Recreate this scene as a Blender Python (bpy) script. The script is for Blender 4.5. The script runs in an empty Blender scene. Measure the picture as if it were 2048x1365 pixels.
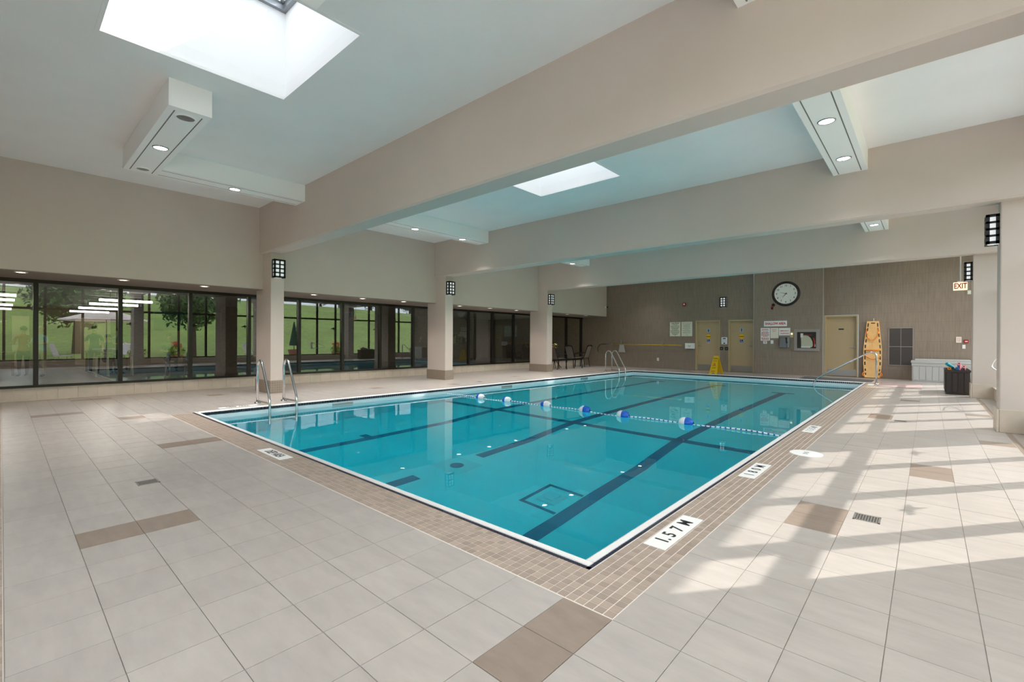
import bpy, bmesh, math, random
from mathutils import Vector, Matrix
random.seed(7)
SC = bpy.context.scene
COL = SC.collection

# ------------------------------------------------------------------ camera, world, sun, exposure
def setup_camera():
    yaw, pit, rol = math.radians(42.06), math.radians(-.134), math.radians(.289)
    fw = Vector((-math.sin(yaw) * math.cos(pit), math.cos(yaw) * math.cos(pit), math.sin(pit)))
    r = Vector((math.cos(yaw), math.sin(yaw), 0)); u = r.cross(fw)
    r, u = math.cos(rol) * r + math.sin(rol) * u, -math.sin(rol) * r + math.cos(rol) * u
    cd = bpy.data.cameras.new('camera'); cam = bpy.data.objects.new('camera', cd); COL.objects.link(cam)
    cd.sensor_width = 36; cd.lens = 36 * 922.0 / 2048; cd.clip_start = .05; cd.clip_end = 500
    m = Matrix((r, u, -fw)).transposed().to_4x4(); m.translation = (0, 0, 1.2)
    cam.matrix_world = m
    SC.camera = cam
setup_camera()
W = bpy.data.worlds.new('sky'); SC.world = W; W.use_nodes = True
_bg = W.node_tree.nodes['Background']; _bg.inputs[0].default_value = (.86, .935, 1.0, 1); _bg.inputs[1].default_value = 2.3
EL = math.radians(37.0); SUNV = Vector((.605 * math.cos(EL), .796 * math.cos(EL), math.sin(EL)))
_sl = bpy.data.lights.new('sun', 'SUN'); _sl.energy = 2.8; _sl.angle = math.radians(.53); _sl.color = (1, .95, .88)
_so = bpy.data.objects.new('sun', _sl); COL.objects.link(_so); _so.rotation_euler = SUNV.to_track_quat('Z', 'Y').to_euler(); _so.location = (20, 26, 25)
SC.view_settings.view_transform = 'Standard'; SC.view_settings.look = 'None'
SC.view_settings.exposure = 1.05; SC.view_settings.gamma = 1.0; SC.view_settings.use_curve_mapping = False
cy = SC.cycles
cy.use_denoising = True
try: cy.denoiser = 'OPENIMAGEDENOISE'
except Exception: pass
cy.max_bounces = 14; cy.diffuse_bounces = 6; cy.glossy_bounces = 4; cy.transmission_bounces = 8; cy.transparent_max_bounces = 12
cy.sample_clamp_indirect = 8

# ------------------------------------------------------------------ helpers
def lin(c):
    f = lambda v: v / 12.92 if v <= .04045 else ((v + .055) / 1.055) ** 2.4
    return tuple(f(x / 255) for x in c) + (1,)
M = {}
def mat(name, rgb, rough=.5, metal=0, emit=0, var=0, scale=4, stretch=(1, 1, 1), spec=.5, bump=0, bscale=60, rnd=None, rndamt=.06, trans=None, ecol=None):
    m = bpy.data.materials.new(name); m.use_nodes = True; nt = m.node_tree; b = nt.nodes['Principled BSDF']
    N = lambda t: nt.nodes.new(t); L = nt.links.new
    c = lin(rgb)
    b.inputs['Base Color'].default_value = c; b.inputs['Roughness'].default_value = rough; b.inputs['Metallic'].default_value = metal
    b.inputs['Specular IOR Level'].default_value = spec
    src = None
    if var or bump:
        g = N('ShaderNodeNewGeometry'); mp = N('ShaderNodeMapping'); mp.inputs['Scale'].default_value = stretch; L(g.outputs['Position'], mp.inputs[0])
    if var:
        n = N('ShaderNodeTexNoise'); n.inputs['Scale'].default_value = scale; n.inputs['Detail'].default_value = 5; n.inputs['Roughness'].default_value = .6
        L(mp.outputs[0], n.inputs['Vector'])
        cr = N('ShaderNodeValToRGB'); e = cr.color_ramp.elements
        e[0].position = .3; e[1].position = .7
        e[0].color = tuple(x * (1 - var) for x in c[:3]) + (1,); e[1].color = tuple(min(1, x * (1 + var)) for x in c[:3]) + (1,)
        L(n.outputs[0], cr.inputs[0]); src = cr.outputs[0]
    if rnd:
        hs = N('ShaderNodeHueSaturation')
        if rnd == 'obj': o = N('ShaderNodeObjectInfo').outputs['Random']
        else: o = N('ShaderNodeNewGeometry').outputs['Random Per Island']
        mr = N('ShaderNodeMapRange'); mr.inputs[3].default_value = 1 - rndamt; mr.inputs[4].default_value = 1 + rndamt; L(o, mr.inputs[0]); L(mr.outputs[0], hs.inputs['Value'])
        if src: L(src, hs.inputs['Color'])
        else: hs.inputs['Color'].default_value = c
        src = hs.outputs[0]
    if src: L(src, b.inputs['Base Color'])
    if bump:
        n2 = N('ShaderNodeTexNoise'); n2.inputs['Scale'].default_value = bscale; n2.inputs['Detail'].default_value = 3; L(mp.outputs[0], n2.inputs['Vector'])
        bp = N('ShaderNodeBump'); bp.inputs['Strength'].default_value = bump; bp.inputs['Distance'].default_value = .01; L(n2.outputs[0], bp.inputs['Height']); L(bp.outputs[0], b.inputs['Normal'])
    if emit:
        b.inputs['Emission Color'].default_value = lin(ecol or rgb); b.inputs['Emission Strength'].default_value = emit
    M[name] = m
    return m
def glass(name, tint, r0):
    # thin pane: Schlick reflectance on top of tinted transparency, the same from both sides
    m = bpy.data.materials.new(name); m.use_nodes = True; nt = m.node_tree; nt.nodes.clear()
    N = lambda t: nt.nodes.new(t); L = nt.links.new
    o = N('ShaderNodeOutputMaterial'); mx = N('ShaderNodeMixShader'); t = N('ShaderNodeBsdfTransparent'); g = N('ShaderNodeBsdfGlossy')
    t.inputs[0].default_value = tuple(tint) + (1,); g.inputs['Roughness'].default_value = 0; g.inputs[0].default_value = (.95, .98, 1, 1)
    ge = N('ShaderNodeNewGeometry'); dp = N('ShaderNodeVectorMath'); dp.operation = 'DOT_PRODUCT'; L(ge.outputs['Normal'], dp.inputs[0]); L(ge.outputs['Incoming'], dp.inputs[1])
    def mth(op, a, b=None):
        n = N('ShaderNodeMath'); n.operation = op
        for i, x in enumerate((a, b)):
            if x is None: continue
            if isinstance(x, (int, float)): n.inputs[i].default_value = x
            else: L(x, n.inputs[i])
        return n.outputs[0]
    c = mth('ABSOLUTE', dp.outputs['Value']); p = mth('POWER', mth('SUBTRACT', 1.0, c), 5.0); f = mth('ADD', mth('MULTIPLY', p, 1 - r0), r0)
    L(f, mx.inputs[0]); L(t.outputs[0], mx.inputs[1]); L(g.outputs[0], mx.inputs[2]); L(mx.outputs[0], o.inputs[0])
    M[name] = m
def brick_mat(name, rgb, grout, w, h, mortar, rough=.5, plane='xz', var=.1, fine=None):
    m = mat(name, rgb, rough); nt = m.node_tree; b = nt.nodes['Principled BSDF']; N = lambda t: nt.nodes.new(t); L = nt.links.new
    g = N('ShaderNodeNewGeometry'); sx = N('ShaderNodeSeparateXYZ'); cb = N('ShaderNodeCombineXYZ'); L(g.outputs['Position'], sx.inputs[0])
    if plane == 'xz': L(sx.outputs[0], cb.inputs[0])
    elif plane == 'yz': L(sx.outputs[1], cb.inputs[0])
    else:
        ad = N('ShaderNodeMath'); L(sx.outputs[0], ad.inputs[0]); L(sx.outputs[1], ad.inputs[1]); L(ad.outputs[0], cb.inputs[0])
    L(sx.outputs[2], cb.inputs[1])
    t = N('ShaderNodeTexBrick'); t.offset = 0; t.inputs['Scale'].default_value = 1
    c = lin(rgb)
    t.inputs['Color1'].default_value = tuple(x * (1 - var) for x in c[:3]) + (1,); t.inputs['Color2'].default_value = tuple(x * (1 + var) for x in c[:3]) + (1,)
    t.inputs['Mortar'].default_value = lin(grout); t.inputs['Mortar Size'].default_value = mortar; t.inputs['Brick Width'].default_value = w; t.inputs['Row Height'].default_value = h
    L(cb.outputs[0], t.inputs['Vector'])
    out = t.outputs[0]
    if fine:
        n = N('ShaderNodeTexNoise'); n.inputs['Scale'].default_value = 1; n.inputs['Detail'].default_value = 4
        mp = N('ShaderNodeMapping'); mp.inputs['Scale'].default_value = fine; L(g.outputs['Position'], mp.inputs[0]); L(mp.outputs[0], n.inputs['Vector'])
        mr = N('ShaderNodeMapRange'); mr.inputs[3].default_value = .72; mr.inputs[4].default_value = 1.28; L(n.outputs[0], mr.inputs[0])
        hs = N('ShaderNodeHueSaturation'); L(mr.outputs[0], hs.inputs['Value']); L(out, hs.inputs['Color']); out = hs.outputs[0]
    L(out, b.inputs['Base Color'])
    return m

class MB:
    def __init__(s): s.v = []; s.f = []; s.mi = []; s.cur = 0
    def add(s, vs, fs):
        o = len(s.v); s.v += [tuple(p) for p in vs]; s.f += [tuple(i + o for i in f) for f in fs]; s.mi += [s.cur] * len(fs); return s
    def box(s, x0, x1, y0, y1, z0, z1):
        return s.add([(x0, y0, z0), (x1, y0, z0), (x1, y1, z0), (x0, y1, z0), (x0, y0, z1), (x1, y0, z1), (x1, y1, z1), (x0, y1, z1)],
                     [(0, 3, 2, 1), (4, 5, 6, 7), (0, 1, 5, 4), (1, 2, 6, 5), (2, 3, 7, 6), (3, 0, 4, 7)])
    def prism(s, pts, axis, a, b):
        # pts: 2-D outline; axis: extrusion axis (0 x, 1 y, 2 z)
        def P(p, w):
            return {0: (w, p[0], p[1]), 1: (p[0], w, p[1]), 2: (p[0], p[1], w)}[axis]
        n = len(pts); vs = [P(p, a) for p in pts] + [P(p, b) for p in pts]
        fs = [tuple(range(n - 1, -1, -1)), tuple(range(n, 2 * n))] + [(i, (i + 1) % n, n + (i + 1) % n, n + i) for i in range(n)]
        return s.add(vs, fs)
    def tube(s, path, r, seg=10, caps=True, closed=False):
        P = [Vector(p) for p in path]; n = len(P); vs = []; up = None
        rr = r if isinstance(r, (list, tuple)) else [r] * n
        for i in range(n):
            a = P[(i - 1) % n] if (i > 0 or closed) else P[i]; b = P[(i + 1) % n] if (i < n - 1 or closed) else P[i]
            t = (b - a).normalized()
            if up is None:
                up = Vector((0, 0, 1)) if abs(t.z) < .9 else Vector((1, 0, 0))
            s1 = t.cross(up); 
            if s1.length < 1e-5: s1 = t.orthogonal()
            s1.normalize(); up = s1.cross(t).normalized()
            for k in range(seg):
                an = 2 * math.pi * k / seg; vs.append(P[i] + rr[i] * (math.cos(an) * s1 + math.sin(an) * up))
        fs = []
        m = n if closed else n - 1
        for i in range(m):
            for k in range(seg):
                j = (i + 1) % n; fs.append((i * seg + k, i * seg + (k + 1) % seg, j * seg + (k + 1) % seg, j * seg + k))
        if caps and not closed: fs += [tuple(range(seg - 1, -1, -1)), tuple((n - 1) * seg + k for k in range(seg))]
        return s.add(vs, fs)
    def lathe(s, prof, c=(0, 0, 0), axis=2, seg=24):
        vs = []; n = len(prof)
        for k in range(seg):
            a = 2 * math.pi * k / seg
            for (r, h) in prof:
                x, y = r * math.cos(a), r * math.sin(a)
                p = {2: (x, y, h), 1: (x, h, y), 0: (h, x, y)}[axis]
                vs.append((c[0] + p[0], c[1] + p[1], c[2] + p[2]))
        fs = []
        for k in range(seg):
            j = (k + 1) % seg
            for i in range(n - 1):
                f = (k * n + i, j * n + i, j * n + i + 1, k * n + i + 1)
                fs.append(f if axis != 1 else f[::-1])
        return s.add(vs, fs)
    def ell(s, c, rx, ry, rz, u=12, v=8):
        vs = []; fs = []
        for i in range(v + 1):
            th = math.pi * i / v
            for k in range(u):
                a = 2 * math.pi * k / u; vs.append((c[0] + rx * math.sin(th) * math.cos(a), c[1] + ry * math.sin(th) * math.sin(a), c[2] + rz * math.cos(th)))
        for i in range(v):
            for k in range(u): fs.append((i * u + k, (i + 1) * u + k, (i + 1) * u + (k + 1) % u, i * u + (k + 1) % u))
        return s.add(vs, fs)
    def mesh(s, name):
        me = bpy.data.meshes.new(name); me.from_pydata(s.v, [], s.f); me.validate(); me.update(); return me
    def build(s, name, m, parent=None, loc=(0, 0, 0), smooth=False, bevel=0):
        me = s.mesh(name)
        ms = m if isinstance(m, (list, tuple)) else [m]
        for x in ms: me.materials.append(M[x])
        if len(ms) > 1:
            for p, i in zip(me.polygons, s.mi): p.material_index = i
        if smooth:
            for p in me.polygons: p.use_smooth = True
        o = bpy.data.objects.new(name, me); COL.objects.link(o); o.location = loc
        if parent: o.parent = parent
        if bevel:
            b = o.modifiers.new('bevel', 'BEVEL'); b.width = bevel; b.segments = 2; b.limit_method = 'ANGLE'
        return o
def tag(o, label=None, cat=None, group=None, kind=None):
    if label: o['label'] = label
    if cat: o['category'] = cat
    if group: o['group'] = group
    if kind: o['kind'] = kind
    return o
def empty(name, loc=(0, 0, 0), rz=0):
    o = bpy.data.objects.new(name, None); COL.objects.link(o); o.location = loc; o.rotation_euler = (0, 0, rz); o.empty_display_size = .1; return o
def thing(name, label, cat, loc=(0, 0, 0), rz=0, group=None): return tag(empty(name, loc, rz), label, cat, group)
def struct(o, label=None): return tag(o, label, kind='structure')
def copy_tree(o, parent=None):
    c = o.copy(); COL.objects.link(c); c.parent = parent
    for ch in o.children: copy_tree(ch, c)
    return c
def smooth_path(pts, r, n=6):
    # rounds the corners of a polyline
    P = [Vector(p) for p in pts]; out = [P[0]]
    for i in range(1, len(P) - 1):
        a = P[i - 1] - P[i]; b = P[i + 1] - P[i]; d = min(r, a.length * .49, b.length * .49)
        p0 = P[i] + a.normalized() * d; p2 = P[i] + b.normalized() * d
        for k in range(n + 1):
            t = k / n; out.append((1 - t) ** 2 * p0 + 2 * t * (1 - t) * P[i] + t * t * p2)
    out.append(P[-1]); return out
def text(name, s, size, m, parent, loc, rot, bold=.0, sx=1, ext=.001, align='CENTER'):
    cu = bpy.data.curves.new('t', 'FONT'); cu.body = s; cu.size = size; cu.extrude = ext; cu.offset = bold; cu.align_x = align; cu.align_y = 'CENTER'; cu.resolution_u = 3
    o = bpy.data.objects.new('t', cu); COL.objects.link(o)
    bpy.context.view_layer.update()
    me = bpy.data.meshes.new_from_object(o.evaluated_get(bpy.context.evaluated_depsgraph_get()))
    bpy.data.objects.remove(o); bpy.data.curves.remove(cu)
    me.materials.clear(); me.materials.append(M[m])
    ob = bpy.data.objects.new(name, me); COL.objects.link(ob); ob.location = loc; ob.rotation_euler = rot; ob.scale = (sx, 1, 1)
    if parent: ob.parent = parent
    return ob
FACE = (math.pi / 2, 0, 0)     # text on a wall that faces -Y

# ------------------------------------------------------------------ materials
mat('ceiling_white', (238, 238, 238), .8, var=.02, scale=1.5, bump=.15, bscale=150)
mat('white_paint', (246, 246, 245), .6)
mat('shaft_white', (240, 240, 240), .8, bump=.2, bscale=180)
mat('greige', (204, 190, 181), .6, var=.03, scale=.8, bump=.08, bscale=120)
brick_mat('taupe_tile', (146, 129, 115), (134, 118, 105), .605, .305, .004, .55, 'xz', .03, (34, 34, 2.4))
mat('metal_trim', (205, 203, 198), .3, .8)
mat('soffit_brown', (150, 138, 128), .6)
mat('tile', (180, 171, 164), .30, var=.085, scale=2.6, stretch=(1.6, 5, 1), rnd='obj', rndamt=.035, bump=.03, bscale=40)
mat('tile_stuff', (180, 171, 164), .30, var=.085, scale=2.6, stretch=(1.6, 5, 1), rnd='isl', rndamt=.035, bump=.03, bscale=40)
mat('dark_tile', (148, 131, 118), .3, var=.10, scale=5, stretch=(1.2, 3, 1), rnd='obj', rndamt=.04)
mat('mosaic', (170, 152, 138), .35, var=.05, scale=20, rnd='obj', rndamt=.13)
mat('mosaic_stuff', (170, 152, 138), .35, var=.05, scale=20, rnd='isl', rndamt=.13)
mat('grout', (232, 224, 216), .8)
mat('grout_floor', (176, 169, 163), .8)
mat('navy_tile', (34, 36, 56), .2, rnd='isl', rndamt=.3)
mat('coping', (236, 233, 230), .35, var=.02, scale=8)
mat('pool_white', (232, 241, 244), .4)
mat('pool_plaster', (228, 251, 255), .6, var=.04, scale=1.2)
mat('lane_dark', (74, 128, 160), .5)
mat('wall_tile_beige', (205, 190, 175), .4, var=.06, scale=6, rnd='obj', rndamt=.04)
brick_mat('column_mosaic', (140, 124, 110), (160, 146, 132), .051, .051, .004, .4, 'xy', .06)
mat('limestone', (205, 190, 172), .4, var=.06, scale=5)
mat('bronze', (32, 25, 22), .35, .3)
mat('black', (16, 16, 17), .4)
mat('black_metal', (28, 25, 24), .4, .5)
mat('stainless', (205, 206, 208), .16, 1)
mat('alu', (150, 153, 157), .35, .9)
mat('steel_brushed', (165, 160, 155), .4, .9)
mat('lamp_white', (235, 238, 240), .5, emit=.22)
mat('lamp_on', (255, 250, 240), .5, emit=9)
mat('lamp_warm', (255, 236, 205), .5, emit=5)
mat('lamp_off', (150, 150, 150), .3, .6)
mat('tube_on', (255, 244, 228), .5, emit=8)
mat('door_tan', (192, 168, 132), .5, var=.02, scale=2)
mat('frame_tan', (190, 170, 130), .5)
mat('sign_cream', (228, 228, 205), .5)
mat('sign_white', (240, 238, 235), .5)
mat('sign_pink', (240, 225, 212), .5)
mat('ink', (40, 40, 40), .6)
mat('ink_red', (196, 34, 44), .5)
mat('ink_grey', (120, 120, 115), .6)
mat('ink_pale_red', (214, 130, 120), .6)
mat('red', (170, 28, 32), .4)
mat('blue', (32, 64, 150), .5)
mat('sticker_pale', (176, 186, 200), .5)
mat('yellow', (246, 196, 20), .4)
mat('yellow_pole', (222, 180, 24), .35)
mat('orange_board', (255, 200, 132), .45, var=.08, scale=6)
mat('orange_strap', (250, 140, 30), .6)
mat('clock_brown', (40, 24, 26), .35)
mat('clock_face', (236, 232, 224), .5)
mat('grey_plastic', (190, 188, 186), .5)
mat('dark_plastic', (48, 40, 38), .5)
mat('vent_dark', (74, 66, 62), .5)
mat('cabinet_taupe', (160, 148, 142), .45)
mat('hose_canvas', (214, 208, 186), .8)
mat('dark_inside', (40, 36, 34), .7)
mat('phone_steel', (150, 152, 154), .25, .9)
mat('teal_foam', (0, 160, 178), .7)
mat('pink_foam', (245, 160, 168), .7)
mat('blue_foam', (10, 110, 180), .7)
mat('orange_foam', (250, 150, 40), .7)
mat('exit_white', (244, 226, 190), .5, emit=.5)
mat('rope_blue', (30, 90, 180), .6)
mat('rope_white', (240, 240, 240), .6)
mat('float_blue', (20, 90, 195), .3)
mat('float_white', (240, 242, 245), .3)
mat('mat_dark', (96, 94, 98), .8)
mat('mat_brown', (176, 152, 146), .6)
mat('mesh_fabric', (120, 110, 104), .8)
mat('flower_yellow', (236, 196, 120), .8)
mat('flower_red', (235, 70, 60), .7)
mat('leaf', (70, 110, 40), .6, rnd='isl', rndamt=.4)
mat('leaf_lime', (170, 200, 60), .6, rnd='isl', rndamt=.25)
mat('leaf_dark', (60, 88, 52), .6, rnd='isl', rndamt=.4)
mat('bark', (84, 68, 54), .9)
mat('grass', (120, 142, 62), .9, var=.25, scale=.35)
mat('patio_stone', (196, 190, 184), .8, var=.08, scale=2)
mat('umbrella_white', (242, 228, 222), .8)
mat('umbrella_green', (40, 90, 76), .8)
mat('terracotta', (176, 118, 92), .8)
mat('lounge_floor', (130, 120, 112), .4)
mat('lounge_wall', (196, 178, 150), .7, var=.05, scale=2)
mat('lounge_stone', (120, 106, 90), .8, var=.25, scale=5, stretch=(1, 1, 5))
mat('lounge_ceiling', (200, 198, 194), .8)
mat('board_green', (40, 70, 66), .6)
mat('wood', (120, 84, 56), .5)
mat('skin', (196, 150, 124), .6)
mat('hair_dark', (36, 28, 24), .7)
mat('cloth_teal', (34, 60, 78), .8)
mat('cloth_grey', (120, 130, 132), .8)
mat('cloth_blue', (150, 178, 204), .8)
mat('cloth_orange', (170, 80, 44), .8)
mat('cloth_green', (90, 120, 92), .8)
mat('cloth_khaki', (170, 156, 128), .8)
mat('cloth_dark', (44, 46, 54), .8)
glass('glass_left', (.72, .75, .75), .14)
glass('glass_skylight', (.60, .605, .61), .05)
glass('glass_right', (.93, .95, .95), .05)
def water_material():
    m = bpy.data.materials.new('water'); m.use_nodes = True; nt = m.node_tree; nt.nodes.clear(); N = lambda t: nt.nodes.new(t); L = nt.links.new
    o = N('ShaderNodeOutputMaterial'); g = N('ShaderNodeBsdfGlass'); g.inputs['IOR'].default_value = 1.333; g.inputs['Roughness'].default_value = 0
    ge = N('ShaderNodeNewGeometry'); n = N('ShaderNodeTexNoise'); n.inputs['Scale'].default_value = 1.6; n.inputs['Detail'].default_value = 2; L(ge.outputs['Position'], n.inputs['Vector'])
    b = N('ShaderNodeBump'); b.inputs['Strength'].default_value = .03; b.inputs['Distance'].default_value = .05; L(n.outputs[0], b.inputs['Height']); L(b.outputs[0], g.inputs['Normal'])
    a = N('ShaderNodeVolumeAbsorption'); a.inputs['Color'].default_value = (.0, .958, .997, 1); a.inputs['Density'].default_value = .95
    L(g.outputs[0], o.inputs['Surface']); L(a.outputs[0], o.inputs['Volume']); M['water'] = m
water_material()

# ------------------------------------------------------------------ dimensions (metres)
XL, XR = -12.585, 1.38            # glazing planes left and right
XU = -11.1                        # bulkhead over the left windows
ZC = 4.12                         # ceiling
Y0, YB1, YB2, YB3 = -3.6, 19.2, 19.0, 19.3
PX0, PX1, PY0, PY1 = -8.76, -1.39, 2.15, 16.97
BEAMS = [(-1.07, -.73), (3.86, 4.20), (8.78, 9.12), (13.77, 14.11)]
LCOLS = [(3.94, 4.22), (8.84, 9.14), (13.78, 14.10)]
RCOLS = [(-1.05, -.7), (3.90, 4.25), (8.95, 9.30), (14.0, 14.35)]
BAYS = [(1.46, 3.86), (6.5, 8.78), (11.5, 13.77), (16.55, 19.2)]

# ------------------------------------------------------------------ floor: grout bed, tiles, mosaic border
def build_floor():
    f = MB(); zt = -.004
    f.box(XL - .1, PX0 - .06, Y0, YB3 + .2, -.4, zt); f.box(PX0 - .06, PX1 + .06, Y0, PY0 - .06, -.4, zt)
    f.box(PX1 + .06, XR, Y0, YB3 + .2, -.4, zt); f.box(PX0 - .06, PX1 + .06, PY1 + .06, YB3 + .2, -.4, zt)
    fl = struct(f.build('floor', 'grout_floor'), 'large beige tiled pool deck with scattered darker tiles')
    g = MB(); g.box(-8.8, -1.332, 1.762, 2.086, -.05, -.002).box(-1.332, -1.0, 1.762, 17.03, -.05, -.002).box(XL, .0, -.285, .008, -.05, -.002).box(.762, .826, Y0, 19.0, -.05, -.002)
    g.build('mosaic_grout', 'grout', fl)
    xs = [-1.253 - .2885 * k for k in range(0, 40)][::-1]; xs = [x for x in xs if x > XL] ; xs = [XL] + xs + [-1.0, -.704, -.411, -.119, .173, .466, .76]
    xs2 = [.828, 1.02]
    ys = [1.76 - .2917 * k for k in range(0, 7)][::-1] + [1.76 + .2845 * k for k in range(1, 62)]
    ys = [y for y in ys if y < YB3]
    ylow = [-.287 - .2917 * k for k in range(0, 12)][::-1]
    dark = [(-1.13, 1.61), (-1.13, 1.31), (-3.68, .43), (-3.68, .72), (-6.26, 1.31), (-6.26, 1.6), (-10.1, .45), (-10.1, .72), (-12.2, 1.1), (-12.2, 1.45), (-9.0, 1.2),
            (-.55, 3.6), (-.55, 3.9), (.03, 5.7), (.03, 5.95), (-.55, 9.4), (-.55, 9.7), (-.27, 12.4), (.6, 10.8), (.6, 7.9), (-11.1, 2.9), (-10.1, 6.3), (-9.6, 8.3), (-10.1, 11.2), (-9.4, 12.6),
            (-9.6, 15.0), (-9.9, 16.2), (-8.6, 18.0), (-7.2, 18.4), (-4.6, 18.3), (-6.0, 17.6)]
    cells = []
    def grid(xl, yl):
        for a, b in zip(xl[:-1], xl[1:]):
            for c, d in zip(yl[:-1], yl[1:]):
                if b - a < .03: continue
                cx, cyy = (a + b) / 2, (c + d) / 2
                A, B, Cc, D = a, b, c, d
                if Cc >= 1.755 and D <= 17.2 and B > -8.83 and A < -1.0:      # over the pool or its border
                    if A < -8.83 < B: B = -8.83
                    elif D > 17.04 > Cc and B <= -1.0: Cc = 17.04
                    else: continue
                if Cc >= 17.04 - .3 and Cc < 17.04 < D and B > -8.83 and A < -1.0: Cc = 17.04
                if B - A < .03 or D - Cc < .03: continue
                cells.append((A, B, Cc, D))
    grid(xs, ys); grid(xs2, ys); grid(xs, ylow); grid(xs2, ylow)
    def score(x, y):
        z = -(-x * .67) * -1 * 0 + (-x) * .67 + y * .742; l = x * .742 + y * .67
        if z < 1.5 or abs(l) > 1.15 * z: return 1e9
        return math.hypot(x, y)
    cells.sort(key=lambda c: score((c[0] + c[1]) / 2, (c[2] + c[3]) / 2))
    t = MB(); t.box(-.5, .5, -.5, .5, -.012, 0)
    tm = t.mesh('floor_tile'); tm.materials.append(M['tile']); dm = t.mesh('floor_tile_dark'); dm.materials.append(M['dark_tile'])
    rest = MB(); n = 0; G = .0017
    isd = lambda c: any(c[0] < p[0] < c[1] and c[2] < p[1] < c[3] for p in dark)
    for c in cells:
        A, B, Cc, D = c; dk = isd(c)
        if n < 300 or dk:
            o = bpy.data.objects.new('floor_tile', dm if dk else tm); COL.objects.link(o); o.parent = fl
            o.location = ((A + B) / 2, (Cc + D) / 2, random.uniform(-.0006, .0004)); o.scale = (B - A - 2 * G, D - Cc - 2 * G, 1); n += (not dk)
        else: rest.box(A + G, B - G, Cc + G, D - G, -.012, 0)
    tag(rest.build('floor_tiles_far', 'tile_stuff', fl), kind='stuff')
    # mosaic border on the near and right sides, strip by the entry, thin dark strip by the windows
    p = .0492; mos = []
    ny = 6
    for i in range(int(7.49 / p)):
        for j in range(ny):
            mos.append((-1.302 - (i + .5) * p, 1.767 + (j + .5) * .0492))
    for j in range(int(15.2 / p)):
        for i in range(6):
            x = -1.302 + (i + .5) * .0500; y = 1.767 + (j + .5) * p
            mos.append((x, y))
    mm = mos
    for i in range(int(12.4 / p)):
        for j in range(6): mm.append((XL + .1 + i * p, -.285 + (j + .5) * .0487))
    mm.sort(key=lambda q: score(*q))
    t = MB(); t.box(-.0222, .0222, -.0222, .0222, -.008, 0); bm_ = t.mesh('mosaic_tile'); bm_.materials.append(M['mosaic'])
    r2 = MB()
    for k, (x, y) in enumerate(mm):
        if k < 300:
            o = bpy.data.objects.new('mosaic_tile', bm_); COL.objects.link(o); o.parent = fl; o.location = (x, y, 0)
        else: r2.box(x - .0222, x + .0222, y - .0222, y + .0222, -.008, 0)
    tag(r2.build('mosaic_tiles_far', 'mosaic_stuff', fl), kind='stuff')
    r3 = MB()
    for k in range(int(22.5 / .0645)): r3.box(.765, .823, Y0 + k * .0645 + .002, Y0 + k * .0645 + .0625, -.008, 0)
    r4 = r3.build('strip_tiles', 'dark_tile', fl); tag(r4, kind='stuff')
build_floor()

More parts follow.
